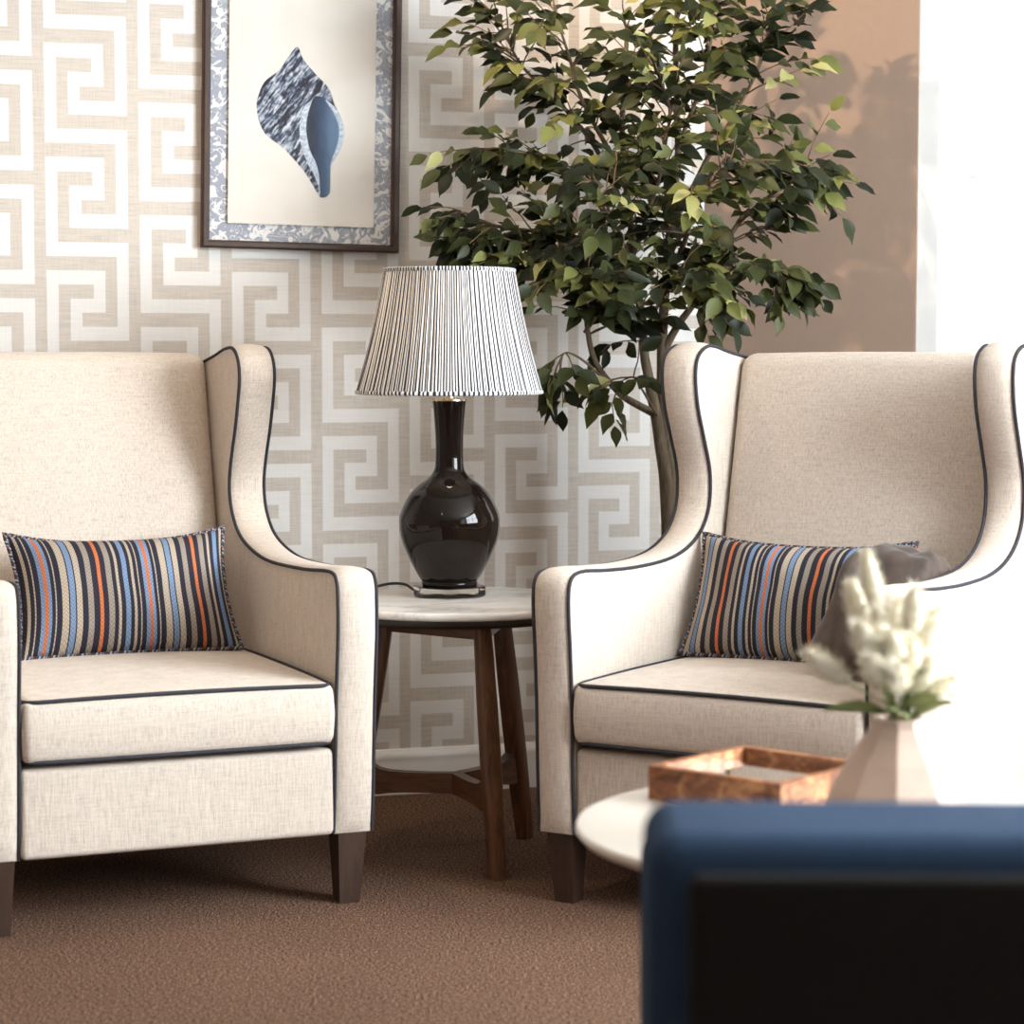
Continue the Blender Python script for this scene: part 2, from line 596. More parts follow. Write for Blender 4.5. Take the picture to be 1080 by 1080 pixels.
# floor and ceiling
for nm, z0, z1, mt in (('floor', -0.08, 0.0, 'carpet'), ('ceiling', ZC, ZC + 0.08, 'ceiling_paint')):
    bm = bmesh.new()
    ring = [(XL, YB), (XR, YB), (BEND.x, BEND.y), (CORNER.x, CORNER.y), (LEND.x, LEND.y)]
    lo = [bm.verts.new((x, y, z0)) for x, y in ring]
    hi = [bm.verts.new((x, y, z1)) for x, y in ring]
    bm.faces.new(lo[::-1])
    bm.faces.new(hi)
    for k in range(5):
        bm.faces.new((lo[k], lo[(k + 1) % 5], hi[(k + 1) % 5], hi[k]))
    struct(finish(nm, bm, M[mt]))

# papered wall: a key-pattern of light bands, every pattern cell a face
KEY = ['1111111.', '......1.', '11111.1.', '1...1.1.', '1.111.1.', '1.1...1.', '1.11111.', '1.......']
CW, CH = 0.02672, 0.0322
T_ORG, Z_ORG = -0.0895, 0.932                # left edge of a key block, top of its first row
cols = [TL]
k = math.ceil((TL - T_ORG) / CW)
while T_ORG + k * CW < TC - 1e-4:
    cols.append(T_ORG + k * CW)
    k += 1
cols.append(TC)
rows_ = [0.0]
k = math.ceil((0.0 - Z_ORG) / CH)
while Z_ORG + k * CH < ZC - 1e-4:
    if Z_ORG + k * CH > 1e-4:
        rows_.append(Z_ORG + k * CH)
    k += 1
rows_.append(ZC)
bm = bmesh.new()
grid = [[bm.verts.new((t - TL, 0, z)) for z in rows_] for t in cols]
for i in range(len(cols) - 1):
    ci = math.floor(((cols[i] + cols[i + 1]) / 2 - T_ORG) / CW)
    blk, c = divmod(ci, 8)
    for j in range(len(rows_) - 1):
        rj = math.floor((Z_ORG - (rows_[j] + rows_[j + 1]) / 2) / CH)
        r = (rj - (4 if blk % 2 else 0)) % 8
        f = bm.faces.new((grid[i][j], grid[i + 1][j], grid[i + 1][j + 1], grid[i][j + 1]))
        f.material_index = 0 if KEY[r][c] == '1' else 1
# give the wall its thickness
n1, n2 = len(cols) - 1, len(rows_) - 1
L = TC - TL
bk = [bm.verts.new(p) for p in ((0, 0.12, 0), (L, 0.12, 0), (L, 0.12, ZC), (0, 0.12, ZC))]
bm.faces.new(bk)
wall = finish('wall_back', bm, None, mats=[M['wp_light'], M['wp_dark']])
wall.location = W0 + WU * TL
wall.rotation_euler = (0, 0, WA)
struct(wall)


def wall_panels(name, p0, u, n_out, L, holes, mat, th=0.14):
    """wall along u from p0, thickness away from the room; holes are (t0, t1, z0, z1)"""
    bm = bmesh.new()

    def blk(t0, t1, z0, z1):
        if t1 - t0 < 1e-4 or z1 - z0 < 1e-4:
            return
        a, b_ = p0 + u * t0, p0 + u * t1
        c, d = b_ + n_out * th, a + n_out * th
        hexa(bm, [(*v.xy, z0) for v in (a, b_, c, d)], [(*v.xy, z1) for v in (a, b_, c, d)])
    t = 0.0
    for (t0, t1, z0, z1) in holes:
        blk(t, t0, 0, ZC)
        blk(t0, t1, 0, z0)
        blk(t0, t1, z1, ZC)
        t = t1
    blk(t, L, 0, ZC)
    return struct(finish(name, bm, mat))


BN = Vector((sin(radians(25)), cos(radians(25)), 0))     # out of the room through the plain wall
BAYWIN = (0.538, 1.86, 0.72, 2.22)
wall_panels('wall_plain', CORNER, BU, BN, TB + 0.02, [BAYWIN], M['paint'])
RW = [(2.45, 4.55, 0.80, 2.40)]
wall_panels('wall_right', Vector((XR, BEND.y, 0)), Vector((0, -1, 0)), Vector((1, 0, 0)), BEND.y - YB,
            [(BEND.y - 4.0, BEND.y - 1.9, 0.80, 2.40), (BEND.y - 1.7, BEND.y + 0.2, 0.80, 2.40)], M['cream_wall'])
wall_panels('wall_left', Vector((XL, YB, 0)), Vector((0, 1, 0)), Vector((-1, 0, 0)), LEND.y - YB, [], M['cream_wall'])
wall_panels('wall_front', Vector((XR, YB, 0)), Vector((-1, 0, 0)), Vector((0, -1, 0)), XR - XL, [], M['cream_wall'])


def window(name, p0, u, n_out, t0, t1, z0, z1, cols_=2, rows=2, fw=0.05):
    """white window: frame in the opening, glazing bars, pane; children of the window"""
    root = bpy.data.objects.new(name, None)
    C.objects.link(root)
    root['kind'] = 'structure'
    base = p0 + u * t0
    root.location = (base.x, base.y, z0)
    root.rotation_euler = (0, 0, math.atan2(u.y, u.x))
    W, H = t1 - t0, z1 - z0
    s = 1.0 if n_out.dot(Vector((-u.y, u.x, 0))) > 0 else -1.0
    ya, yb = sorted((s * 0.01, s * 0.12))
    bm = bmesh.new()
    box(bm, 0, fw, ya, yb, 0, H)
    box(bm, W - fw, W, ya, yb, 0, H)
    box(bm, fw, W - fw, ya, yb, 0, fw)
    box(bm, fw, W - fw, ya, yb, H - fw, H)
    finish('window_frame', bm, M['white_paint'], root)
    yc = s * 0.07
    for i in range(1, cols_):
        bm = bmesh.new()
        x = W * i / cols_
        box(bm, x - 0.022, x + 0.022, yc - 0.025, yc + 0.025, fw, H - fw)
        finish('mullion', bm, M['white_paint'], root)
    for j in range(1, rows):
        bm = bmesh.new()
        z = H * j / rows
        xs = [fw] + [W * i / cols_ for i in range(1, cols_)] + [W - fw]
        for a, b_ in zip(xs[:-1], xs[1:]):
            box(bm, a + (0.022 if a > fw else 0), b_ - (0.022 if b_ < W - fw else 0), yc - 0.02, yc + 0.02, z - 0.015, z + 0.015)
        finish('glazing_bar', bm, M['white_paint'], root)
    bm = bmesh.new()
    vs = [bm.verts.new(p) for p in ((fw, yc + s * 0.005, fw), (W - fw, yc + s * 0.005, fw), (W - fw, yc + s * 0.005, H - fw), (fw, yc + s * 0.005, H - fw))]
    bm.faces.new(vs)
    finish('pane', bm, M['pane'], root)
    bm = bmesh.new()
    y0, y1 = sorted((-s * 0.06, s * 0.01))
    box(bm, -0.03, W + 0.03, y0, y1 - 0.011 * (1 if s > 0 else 0), -0.03, 0.0)
    finish('window_sill', bm, M['white_paint'], root)
    return root


window('window_1', CORNER, BU, BN, *BAYWIN[:2], *BAYWIN[2:])
window('window_2', Vector((XR, 4.0, 0)), Vector((0, -1, 0)), Vector((1, 0, 0)), 0, 2.1, 0.80, 2.40, 3, 2)

window('fill_window', Vector((XR, 1.7, 0)), Vector((0, -1, 0)), Vector((1, 0, 0)), 0, 1.9, 0.80, 2.40, 3, 2)  # unseen window, added nearer the camera to bring in fill light

# baseboards with a moulded top
BBP = [(0, 0), (0.016, 0), (0.016, 0.072), (0.0135, 0.080), (0.0145, 0.086), (0.0145, 0.092), (0.010, 0.100), (0.006, 0.108), (0, 0.110)]


def baseboard(name, p0, p1, n_in):
    bm = bmesh.new()
    ra = [bm.verts.new(Vector((p0.x, p0.y, z)) + n_in * d) for d, z in BBP]
    rb = [bm.verts.new(Vector((p1.x, p1.y, z)) + n_in * d) for d, z in BBP]
    for k in range(len(BBP) - 1):
        bm.faces.new((ra[k], rb[k], rb[k + 1], ra[k + 1]))
    bm.faces.new(ra)
    bm.faces.new(rb[::-1])
    return struct(finish(name, bm, M['white_paint'], smooth=40))


baseboard('baseboard_back', W0 + WU * TL, CORNER, WN)
baseboard('baseboard_plain', CORNER, BEND, -BN)
baseboard('baseboard_right', Vector((XR, BEND.y, 0)), Vector((XR, YB, 0)), Vector((-1, 0, 0)))
baseboard('baseboard_left', Vector((XL, YB, 0)), Vector((XL, LEND.y, 0)), Vector((1, 0, 0)))


# ------------------------------------------------------------------ wing armchairs
AW = 0.08          # thickness of an arm
HW = 0.303         # half the width between the arms
PROF_L = [(0.022, 0.14), (0.013, 0.22), (0.002, 0.40), (-0.010, 0.52), (-0.011, 0.585), (-0.003, 0.632), (0.038, 0.648), (0.19, 0.640), (0.405, 0.637),
          (0.53, 0.650), (0.625, 0.677), (0.680, 0.722), (0.698, 0.776), (0.684, 0.832), (0.652, 0.90), (0.630, 0.96), (0.617, 1.012),
          (0.628, 1.052), (0.665, 1.076), (0.725, 1.075), (0.80, 1.061), (0.90, 1.045)]
PROF_R = [(0.010, 0.14), (0.004, 0.25), (-0.001, 0.40), (-0.007, 0.50), (-0.014, 0.585), (-0.006, 0.633), (0.034, 0.648), (0.134, 0.643), (0.256, 0.640),
          (0.385, 0.645), (0.475, 0.662), (0.541, 0.695), (0.577, 0.745), (0.580, 0.815), (0.552, 0.885), (0.522, 0.955), (0.511, 1.018),
          (0.522, 1.058), (0.560, 1.079), (0.60, 1.080), (0.67, 1.068), (0.79, 1.052)]


def arm_mesh(prof, side, back_low):
    """closed outline in the y-z plane, given thickness along x with a softly puffed front face"""
    front = [Vector((0, y, z)) for y, z in prof]
    front = catmull(front, 4)
    nf = len(front)
    tail = [Vector((0, y, z)) for y, z in ((prof[-1][0] - 0.005, 0.95), (prof[-1][0] - 0.03, 0.6), (back_low, 0.14))]
    loop = front + tail
    N = len(loop)
    us = [-1.0, -0.93, -0.75, -0.4, 0.0, 0.4, 0.75, 0.93, 1.0]
    bm = bmesh.new()
    rings = []
    for u in us:
        ring = []
        for i, p in enumerate(loop):
            off = Vector((0, 0, 0))
            if 0 < i < nf:
                t = (loop[(i + 1) % N] - loop[i - 1])
                nrm = Vector((0, -t.z, t.y)).normalized()
                off = nrm * (0.007 * (1 - u * u) - 0.004 * max(0, abs(u) - 0.75) / 0.25)
            ring.append(bm.verts.new((side * (HW + AW / 2) + u * AW / 2, p.y + off.y, p.z + off.z)))
        rings.append(ring)
    for a, b_ in zip(rings[:-1], rings[1:]):
        for i in range(N):
            j = (i + 1) % N
            bm.faces.new((a[i], a[j], b_[j], b_[i]))
    bm.faces.new(rings[0])
    bm.faces.new(rings[-1][::-1])
    return bm, front


def wing_chair(label, prof, loc, yaw, seat_back, back_lo, back_hi):
    t = thing('wing_armchair', label, 'armchair', loc, yaw, 'cream wing armchairs')
    back_low = prof[-1][0] - 0.07
    for side in (-1, 1):
        bm, front = arm_mesh(prof, side, back_low)
        arm = finish('wing_arm', bm, M['linen'], t, smooth=50)
        for e in (-1, 1):
            bm = bmesh.new()
            x = side * (HW + AW / 2) + e * (AW / 2 - 0.0008)
            pts = []
            for i, p in enumerate(front):
                a, b_ = front[max(i - 1, 0)], front[min(i + 1, len(front) - 1)]
                d = (b_ - a).normalized()
                nrm = Vector((0, -d.z, d.y))
                pts.append(Vector((x, p.y, p.z)) + nrm * (-0.0012))
            tube(bm, pts, 0.0037, 8)
            pp = finish('piping', bm, M['piping'], arm, smooth=60)
            pp['label'] = 'dark piping cord'
    # back: softly padded slab between the wings, leaning backwards
    slope = (back_hi - back_lo) / (1.05 - 0.684)
    z0, z1 = 0.335, 1.064
    th = 0.13

    def lean(q, half):
        z = q.z
        u, w = q.x / half.x, q.z / half.z
        f = max(0.0, (1 - u ** 4)) * max(0.0, (1 - w ** 4))
        if q.y < 0:
            q = q + Vector((0, -0.014 * f, 0))
        return Vector((q.x, q.y + slope * z, q.z + (0.004 * (1 - u * u) if z > 0 else 0)))
    bm = bmesh.new()
    zc = (z0 + z1) / 2
    yc = back_lo + slope * (zc - 0.684) + th / 2 + 0.002
    rounded_box(bm, (2 * HW - 0.002, th, z1 - z0), (0, yc, zc), 0.03, 8, lean)
    finish('backrest', bm, M['linen'], t, smooth=60)
    # seat base between the arms
    bm = bmesh.new()
    rounded_box(bm, (2 * HW - 0.002, seat_back, 0.168), (0, 0.009 + seat_back / 2, 0.14 + 0.084), 0.012, 6)
    finish('seat_base', bm, M['linen'], t, smooth=60)
    # loose seat cushion with piped edges
    cw, cd, ch = 2 * HW - 0.012, seat_back - 0.02, 0.118
    cc = Vector((0, cd / 2 - 0.004, 0.318 + ch / 2))

    def crown(q, half):
        u, v = q.x / half.x, q.y / half.y
        s = max(0, 1 - u * u) ** 0.6 * max(0, 1 - v * v) ** 0.6
        dz = (0.016 if q.z > 0 else -0.006) * s * (1 if abs(q.z) > half.z * 0.55 else 0.3)
        w = max(0, 1 - (q.z / half.z) ** 2)
        return Vector((q.x + (0.003 * w * u if abs(u) > 0.9 else 0), q.y + (0.008 * w * v if abs(v) > 0.9 else 0), q.z + dz))
    bm = bmesh.new()
    rounded_box(bm, (cw, cd, ch), cc, 0.016, 10, crown)
    cu = finish('seat_cushion', bm, M['linen'], t, smooth=60)
    for zz in (ch / 2 - 0.004, -ch / 2 + 0.004):
        r = 0.03
        loop = []
        for (sx, sy, a0) in ((1, -1, -90), (1, 1, 0), (-1, 1, 90), (-1, -1, 180)):
            for k in range(7):
                a = radians(a0 + 15 * k)
                x = sx * (cw / 2 - r) + r * cos(a)
                y = sy * (cd / 2 - r) + r * sin(a)
                loop.append(Vector((cc.x + x * 0.997, cc.y + y * 0.997, cc.z + zz)))
        dense = []
        for i in range(len(loop)):
            a, b_ = loop[i], loop[(i + 1) % len(loop)]
            n = max(1, int((b_ - a).length / 0.05))
            for k in range(n):
                q = a.lerp(b_, k / n)
                u, v = (q.x - cc.x) / (cw / 2), (q.y - cc.y) / (cd / 2)
                q.z += 0.004 * (1 - u * u if abs(v) > 0.9 else 1 - v * v) * (1 if zz > 0 else -0.2)
                dense.append(q)
        bm = bmesh.new()
        tube(bm, dense, 0.0042, 8, closed=True)
        pp = finish('piping', bm, M['piping'], cu, smooth=60)
        pp['label'] = 'dark piping cord'
    # square tapered legs
    for sx in (-1, 1):
        for ly, rear in ((0.047, False), (back_low - 0.05, True)):
            x = sx * (HW + AW / 2 - 0.002)
            a, b_ = 0.029, 0.020
            dx, dy = -sx * 0.002, (0.03 if rear else 0.004)
            bm = bmesh.new()
            hexa(bm, [(x + dx - b_, ly + dy - b_, 0), (x + dx + b_, ly + dy - b_, 0), (x + dx + b_, ly + dy + b_, 0), (x + dx - b_, ly + dy + b_, 0)],
                 [(x - a, ly - a, 0.1405), (x + a, ly - a, 0.1405), (x + a, ly + a, 0.1405), (x - a, ly + a, 0.1405)])
            bevel(bm, 0.002, 2)
            finish('leg', bm, M['chair_leg'], t)
    return t


YL, YR = radians(23.5), radians(-31.5)
PL, PR = Vector((-0.336, 4.50, 0)), Vector((0.115, 4.50, 0))
OL = PL - Vector((cos(YL), sin(YL), 0)) * HW
OR = PR + Vector((cos(YR), sin(YR), 0)) * HW
chairL = wing_chair('cream linen wing armchair standing under the framed shell picture', PROF_L, OL, YL, 0.70, 0.765, 0.852)
chairR = wing_chair('cream linen wing armchair in front of the tall leafy plant', PROF_R, OR, YR, 0.575, 0.629, 0.707)


# ------------------------------------------------------------------ striped cushions
def pillow(label, mat, chair_loc, chair_yaw, lx, y_bot, y_top, z_bot, W, H, T, sag, roll=0.0, seed=1):
    lean = math.atan2(y_top - y_bot, H * 0.95)
    t = thing('lumbar_pillow', label, 'cushion', (0, 0, 0), 0, 'striped lumbar pillows')
    rot = Matrix.Rotation(chair_yaw, 4, 'Z')
    base = Vector(chair_loc) + rot @ Vector((lx, y_bot, z_bot))
    t.location = base
    t.rotation_euler = (0, 0, chair_yaw)
    NU, NV = 44, 26
    rl = Matrix.Rotation(-lean, 4, 'X') @ Matrix.Rotation(roll, 4, 'Y')

    def outline(u, v):
        """mid-plane point; sides draw in between the corners"""
        x = W / 2 * u * (1 - 0.075 * (1 - v * v))
        zc = H / 2
        if v > 0:
            z = zc + H / 2 * v * (1 - sag * (1 - abs(u) ** 2.6) * v)
        else:
            z = zc + H / 2 * v * (1 - 0.03 * (1 - u * u))
        return x, z

    def pt(u, v, s):
        x, z = outline(u, v)
        e = max(0, 1 - abs(u) ** 2.6) ** 0.62 * max(0, 1 - abs(v) ** 2.4) ** 0.62
        y = s * T / 2 * e
        n = noise.noise(Vector((u * 2.3 + seed * 3.1, v * 2.0, s * 0.7)))
        y += 0.007 * n * (1 - abs(u) ** 6) * (1 - abs(v) ** 6)
        return rl @ Vector((x, y, z))
    bm = bmesh.new()
    uv = bm.loops.layers.uv.verify()
    for s in (-1, 1):
        g = [[bm.verts.new(pt(-1 + 2 * i / NU, -1 + 2 * j / NV, s)) for j in range(NV + 1)] for i in range(NU + 1)]
        for i in range(NU):
            for j in range(NV):
                f = bm.faces.new((g[i][j], g[i + 1][j], g[i + 1][j + 1], g[i][j + 1]))
                for lp, (a, b_) in zip(f.loops, ((i, j), (i + 1, j), (i + 1, j + 1), (i, j + 1))):
                    lp[uv].uv = (a / NU, b_ / NV * 0.55)
    bmesh.ops.remove_doubles(bm, verts=bm.verts[:], dist=0.0002)
    finish('cover', bm, M[mat], t, smooth=80)
    edge = [(-1 + 2 * i / 40, -1) for i in range(40)] + [(1, -1 + 2 * j / 24) for j in range(24)] + \
           [(1 - 2 * i / 40, 1) for i in range(40)] + [(-1, 1 - 2 * j / 24) for j in range(24)]
    pts = [pt(u, v, 0) for u, v in edge]
    bm = bmesh.new()
    tube(bm, pts, 0.0048, 8, closed=True, uv=True)
    finish('piping', bm, M['stripe_piping'], t, smooth=60)
    return t


pillow('striped lumbar cushion on the armchair under the shell picture, its stripes all in plain view', 'stripe_left', OL, YL, 0.035, 0.50, 0.645, 0.447, 0.47, 0.28, 0.15, 0.20, 0.0, 1)
pillow('striped lumbar cushion on the armchair by the plant, partly behind the throw', 'stripe_right', OR, YR, -0.055, 0.425, 0.535, 0.447, 0.475, 0.265, 0.14, 0.17, 0.0, 2)

# velvet throw heaped in the right corner of the right armchair
rot = Matrix.Rotation(YR, 4, 'Z')
bm = bmesh.new()


def crumple(q, half):
    p = q * 9
    d = noise.noise(p) * 0.020 + noise.noise(p * 2.3 + Vector((5, 2, 1))) * 0.009
    ridge = abs(sin(q.x * 26 + q.z * 17 + 2 * noise.noise(q * 5)))
    d += 0.012 * (ridge - 0.5)
    n = q.normalized()
    q = q + n * d
    # narrower and leaning towards the top
    k = (q.z / half.z + 1) / 2
    x = q.x
    if x < 0:
        x *= 1 - 0.55 * k
    return Vector((x, q.y * (1 - 0.25 * k) + 0.10 * k, q.z))


rounded_box(bm, (0.235, 0.20, 0.22), (0, 0, 0.115), 0.05, 12, crumple)
o = finish('velvet_throw', bm, M['velvet'], smooth=80)
o.location = OR + rot @ Vector((0.178, 0.30, 0.462))
o.rotation_euler = (0, 0, YR)
tag(o, 'grey-brown velvet throw heaped on the armchair seat behind the dried flowers', 'throw blanket')

# ------------------------------------------------------------------ side table
TX, TY = -0.118, 4.972
tab = thing('side_table', 'round side table with white marble top and walnut legs between the armchairs', 'side table', (TX, TY, 0))
bm = bmesh.new()
R = 0.279
lathe(bm, [(R - 0.004, 0.531), (R, 0.535), (R, 0.543), (R - 0.003, 0.547), (R - 0.008, 0.548)], 96)
finish('tabletop', bm, M['marble'], tab, smooth=50)['label'] = 'white marble tabletop'
bm = bmesh.new()
lathe(bm, [(R - 0.016, 0.514), (R - 0.004, 0.522), (R - 0.003, 0.531)], 96)
finish('rim', bm, M['rim_dark'], tab, smooth=50)['label'] = 'dark wooden rim under the marble'
angs = [radians(172), radians(-68), radians(52)]


def leg_pt(a, z):
    r = 0.150 + (0.238 - 0.150) * (1 - z / 0.52)
    return Vector((r * cos(a), r * sin(a), z))


def bar(bm, p, q, w, h0, h1, hz0=0.0, hz1=0.0):
    """flat rail from p to q, width w, heights h0 and h1 (centred)"""
    d = (q - p)
    s = Vector((-d.y, d.x, 0)).normalized() * w / 2
    zz = Vector((0, 0, 1))
    a = [p - s - zz * h0 / 2, q - s - zz * h1 / 2, q + s - zz * h1 / 2, p + s - zz * h0 / 2]
    b_ = [p - s + zz * h0 / 2, q - s + zz * h1 / 2, q + s + zz * h1 / 2, p + s + zz * h0 / 2]
    hexa(bm, a, b_)


for a in angs:
    bm = bmesh.new()
    zs = [0.0, 0.06, 0.14, 0.18, 0.24, 0.36, 0.45, 0.514]
    rings = []
    for z in zs:
        c = leg_pt(a, z)
        hw = 0.0165 + 0.0035 * sin(pi * z / 0.514)
        hd = hw * 1.15
        rd, td = Vector((cos(a), sin(a), 0)), Vector((-sin(a), cos(a), 0))
        ring = []
        for k in range(20):
            th = 2 * pi * k / 20
            cx, sx = cos(th), sin(th)
            e = 0.62
            ring.append(bm.verts.new(c + td * hw * math.copysign(abs(cx) ** e, cx) + rd * hd * math.copysign(abs(sx) ** e, sx)))
        rings.append(ring)
    for r0, r1 in zip(rings[:-1], rings[1:]):
        for k in range(20):
            bm.faces.new((r0[k], r0[(k + 1) % 20], r1[(k + 1) % 20], r1[k]))
    bm.faces.new(rings[0][::-1])
    bm.faces.new(rings[-1])
    finish('leg', bm, M['walnut'], tab, smooth=40)
for i in range(3):
    p, q = leg_pt(angs[i], 0.497), leg_pt(angs[(i + 1) % 3], 0.497)
    d = (q - p).normalized()
    bm = bmesh.new()
    bar(bm, p + d * 0.012, q - d * 0.012, 0.018, 0.036, 0.036)
    bevel(bm, 0.002, 1)
    finish('apron_rail', bm, M['walnut_h'], tab)
for a in angs:
    q = leg_pt(a, 0.157)
    rd = Vector((cos(a), sin(a), 0))
    td = Vector((-sin(a), cos(a), 0))
    # rail that flares where it meets the leg
    st = [(0.0, 0.022), (0.06, 0.021), (0.11, 0.0215), (0.145, 0.0235), (0.165, 0.028), (0.178, 0.036), (q.xy.length - 0.006, 0.046)]
    bm = bmesh.new()
    rings = []
    for r, h in st:
        up = 0.157 + (h if r > 0.15 else h)
        dn = 0.157 - min(h, 0.027)
        rings.append([bm.verts.new(rd * r + td * s * 0.013 + Vector((0, 0, z))) for s, z in ((-1, dn), (1, dn), (1, up), (-1, up))])
    for r0, r1 in zip(rings[:-1], rings[1:]):
        for k in range(4):
            bm.faces.new((r0[k], r0[(k + 1) % 4], r1[(k + 1) % 4], r1[k]))
    bm.faces.new(rings[0][::-1])
    bm.faces.new(rings[-1])
    bevel(bm, 0.004, 2, 60)
    finish('stretcher', bm, M['walnut_h'], tab, smooth=40)

# ------------------------------------------------------------------ table lamp
LX, LY, LZ = -0.133, 5.03, 0.548
lamp = thing('table_lamp', 'glossy black-brown bottle lamp with striped pleated shade on the marble table', 'table lamp', (LX, LY, LZ))
S = 5.05 / 2500
bm = bmesh.new()
lathe(bm, [(0.074, 0.0), (0.0765, 0.002), (0.0765, 0.021), (0.074, 0.0235), (0.056, 0.024)], 8)
finish('crystal_base', bm, M['crystal'], lamp)['label'] = 'clear faceted crystal base'
body_px = [(28.8, 690), (29.6, 683), (29.4, 676), (31, 668), (34.6, 650), (42.8, 600), (50.7, 540), (53.2, 490), (52, 450), (45, 400), (38.5, 372), (30.7, 350), (23.5, 334), (18.6, 318),
           (15.6, 300), (14.7, 275), (14.5, 240), (14.7, 200), (15.6, 150), (16.8, 100), (17.8, 75)]
prof = []
for r, y in body_px:
    z = 0.0245 + (690 - y) / 3.17647 * S * 1.0
    prof.append(Vector((r * S, z, 0)))
sm = catmull(prof, 4)
bm = bmesh.new()
lathe(bm, [(p.x, p.y) for p in sm], 96)
bo = finish('lamp_body', bm, M['black_glaze'], lamp, smooth=50)
ztop = sm[-1].y
bm = bmesh.new()
lathe(bm, [(17.8 * S, ztop), (18.4 * S, ztop + 0.001), (18.4 * S, ztop + 0.004), (17.0 * S, ztop + 0.0055), (6 * S, ztop + 0.006), (5.5 * S, ztop + 0.03), (4 * S, ztop + 0.05), (4 * S, ztop + 0.075)], 48)
finish('collar', bm, M['brass'], lamp, smooth=40)['label'] = 'pale brass collar'
bm = bmesh.new()
bmesh.ops.create_uvsphere(bm, u_segments=24, v_segments=14, radius=0.028, matrix=Matrix.Translation((0, 0, ztop + 0.103)))
finish('bulb', bm, M['bulb'], lamp, smooth=80)
# shade
ZB = 0.984 - LZ
ZT = 1.238 - LZ
RB, RT = 0.1965, 0.1385
NP, SUB = 92, 6
bm = bmesh.new()
uv = bm.loops.layers.uv.verify()
random.seed(5)
jit = [random.uniform(-0.3, 0.3) for _ in range(NP)]
amp = [random.uniform(0.5, 1.2) for _ in range(NP)]
NV = 8
ring_all = []
for j in range(NV + 1):
    v = j / NV
    z = ZB + (ZT - ZB) * v
    rad = RB + (RT - RB) * v - 0.004 * sin(pi * v)
    ring = []
    for k in range(NP * SUB):
        pi_, ph = divmod(k, SUB)
        th = 2 * pi * (k + jit[pi_] * sin(pi * ph / SUB)) / (NP * SUB)
        r = rad + 0.0016 * amp[pi_] * cos(2 * pi * ph / SUB)
        ring.append(bm.verts.new((r * cos(th), r * sin(th), z)))
    ring_all.append(ring)
K = NP * SUB
for j in range(NV):
    for k in range(K):
        f = bm.faces.new((ring_all[j][k], ring_all[j][(k + 1) % K], ring_all[j + 1][(k + 1) % K], ring_all[j + 1][k]))
        for lp, (a, b_) in zip(f.loops, ((k, j), (k + 1, j), (k + 1, j + 1), (k, j + 1))):
            lp[uv].uv = (a / K, b_ / NV)
sh = finish('lamp_shade', bm, M['shade'], lamp, smooth=80)
sh['label'] = 'white pleated shade with fine dark stripes'
for zz, rr, hh in ((ZB, RB, 0.010), (ZT, RT, 0.010)):
    bm = bmesh.new()
    uv = bm.loops.layers.uv.verify()
    n = 120
    rings = []
    up = 1 if zz == ZT else -1
    for r, dz in ((rr - 0.004, 0.0), (rr + 0.001, -0.003 * up), (rr + 0.003, hh * -0.3 * up + 0.002 * up), (rr + 0.0032, 0.004 * up), (rr - 0.001, 0.006 * up), (rr - 0.005, 0.003 * up)):
        rings.append([bm.verts.new((r * cos(2 * pi * k / n), r * sin(2 * pi * k / n), zz + dz * 1.0 - 0.0 * up)) for k in range(n)])
    m_ = len(rings)
    for j in range(m_):
        for k in range(n):
            f = bm.faces.new((rings[j][k], rings[j][(k + 1) % n], rings[(j + 1) % m_][(k + 1) % n], rings[(j + 1) % m_][k]))
            for lp, (a, b_) in zip(f.loops, ((k, j), (k + 1, j), (k + 1, j + 1), (k, j + 1))):
                lp[uv].uv = (a / n, b_ / 10)
    finish('shade_trim', bm, M['shade_trim'], sh, smooth=60)
# wire ring that carries the shade
bm = bmesh.new()
for k in range(3):
    a = 2 * pi * k / 3 + 0.4
    tube(bm, [(0.008 * cos(a), 0.008 * sin(a), ZT - 0.02), (RT * 0.97 * cos(a), RT * 0.97 * sin(a), ZT - 0.004)], 0.0015, 6)
tube(bm, [(0, 0, ztop + 0.128), (0, 0, ZT - 0.015)], 0.003, 8)
finish('shade_carrier', bm, M['brass'], lamp)
# power cord
bm = bmesh.new()
pts = catmull([(-0.058, 0.03, 0.006), (-0.078, 0.04, 0.010), (-0.098, 0.055, 0.020), (-0.13, 0.06, 0.021), (-0.165, 0.05, 0.014), (-0.205, 0.04, 0.004), (-0.235, 0.04, 0.0035)], 6)
tube(bm, pts, 0.0032, 8)
finish('power_cord', bm, M['cord'], lamp, smooth=60)['label'] = 'black power cord'

# ------------------------------------------------------------------ framed picture
PT0, PT1 = -0.8050, -0.3345
pic = thing('framed_picture', 'dark-framed print of a blue seashell hanging on the patterned wallpaper', 'picture',
            W0 + WU * PT0 + WN * 0.002 + Vector((0, 0, 1.310)), WA)
pic.rotation_euler = (0, radians(1.0), WA)
PW, PH, FB = PT1 - PT0, 0.66, 0.018
bm = bmesh.new()
# moulding: outer step and inner lip, four mitred sides
sec = [(0.0, 0.0), (0.0, -0.022), (0.004, -0.025), (FB - 0.005, -0.025), (FB - 0.004, -0.021), (FB, -0.019), (FB, 0.0)]
crn = [(0, 0, 1, 1), (PW, 0, -1, 1), (PW, PH, -1, -1), (0, PH, 1, -1)]
rings = [[bm.verts.new((x + sx * d, y, z + sz * d)) for d, y in sec] for x, z, sx, sz in crn]
for i in range(4):
    a, b_ = rings[i], rings[(i + 1) % 4]
    for k in range(len(sec)):
        k2 = (k + 1) % len(sec)
        bm.faces.new((a[k], b_[k], b_[k2], a[k2]))
finish('frame', bm, M['frame_wood'], pic)['label'] = 'dark wooden frame'


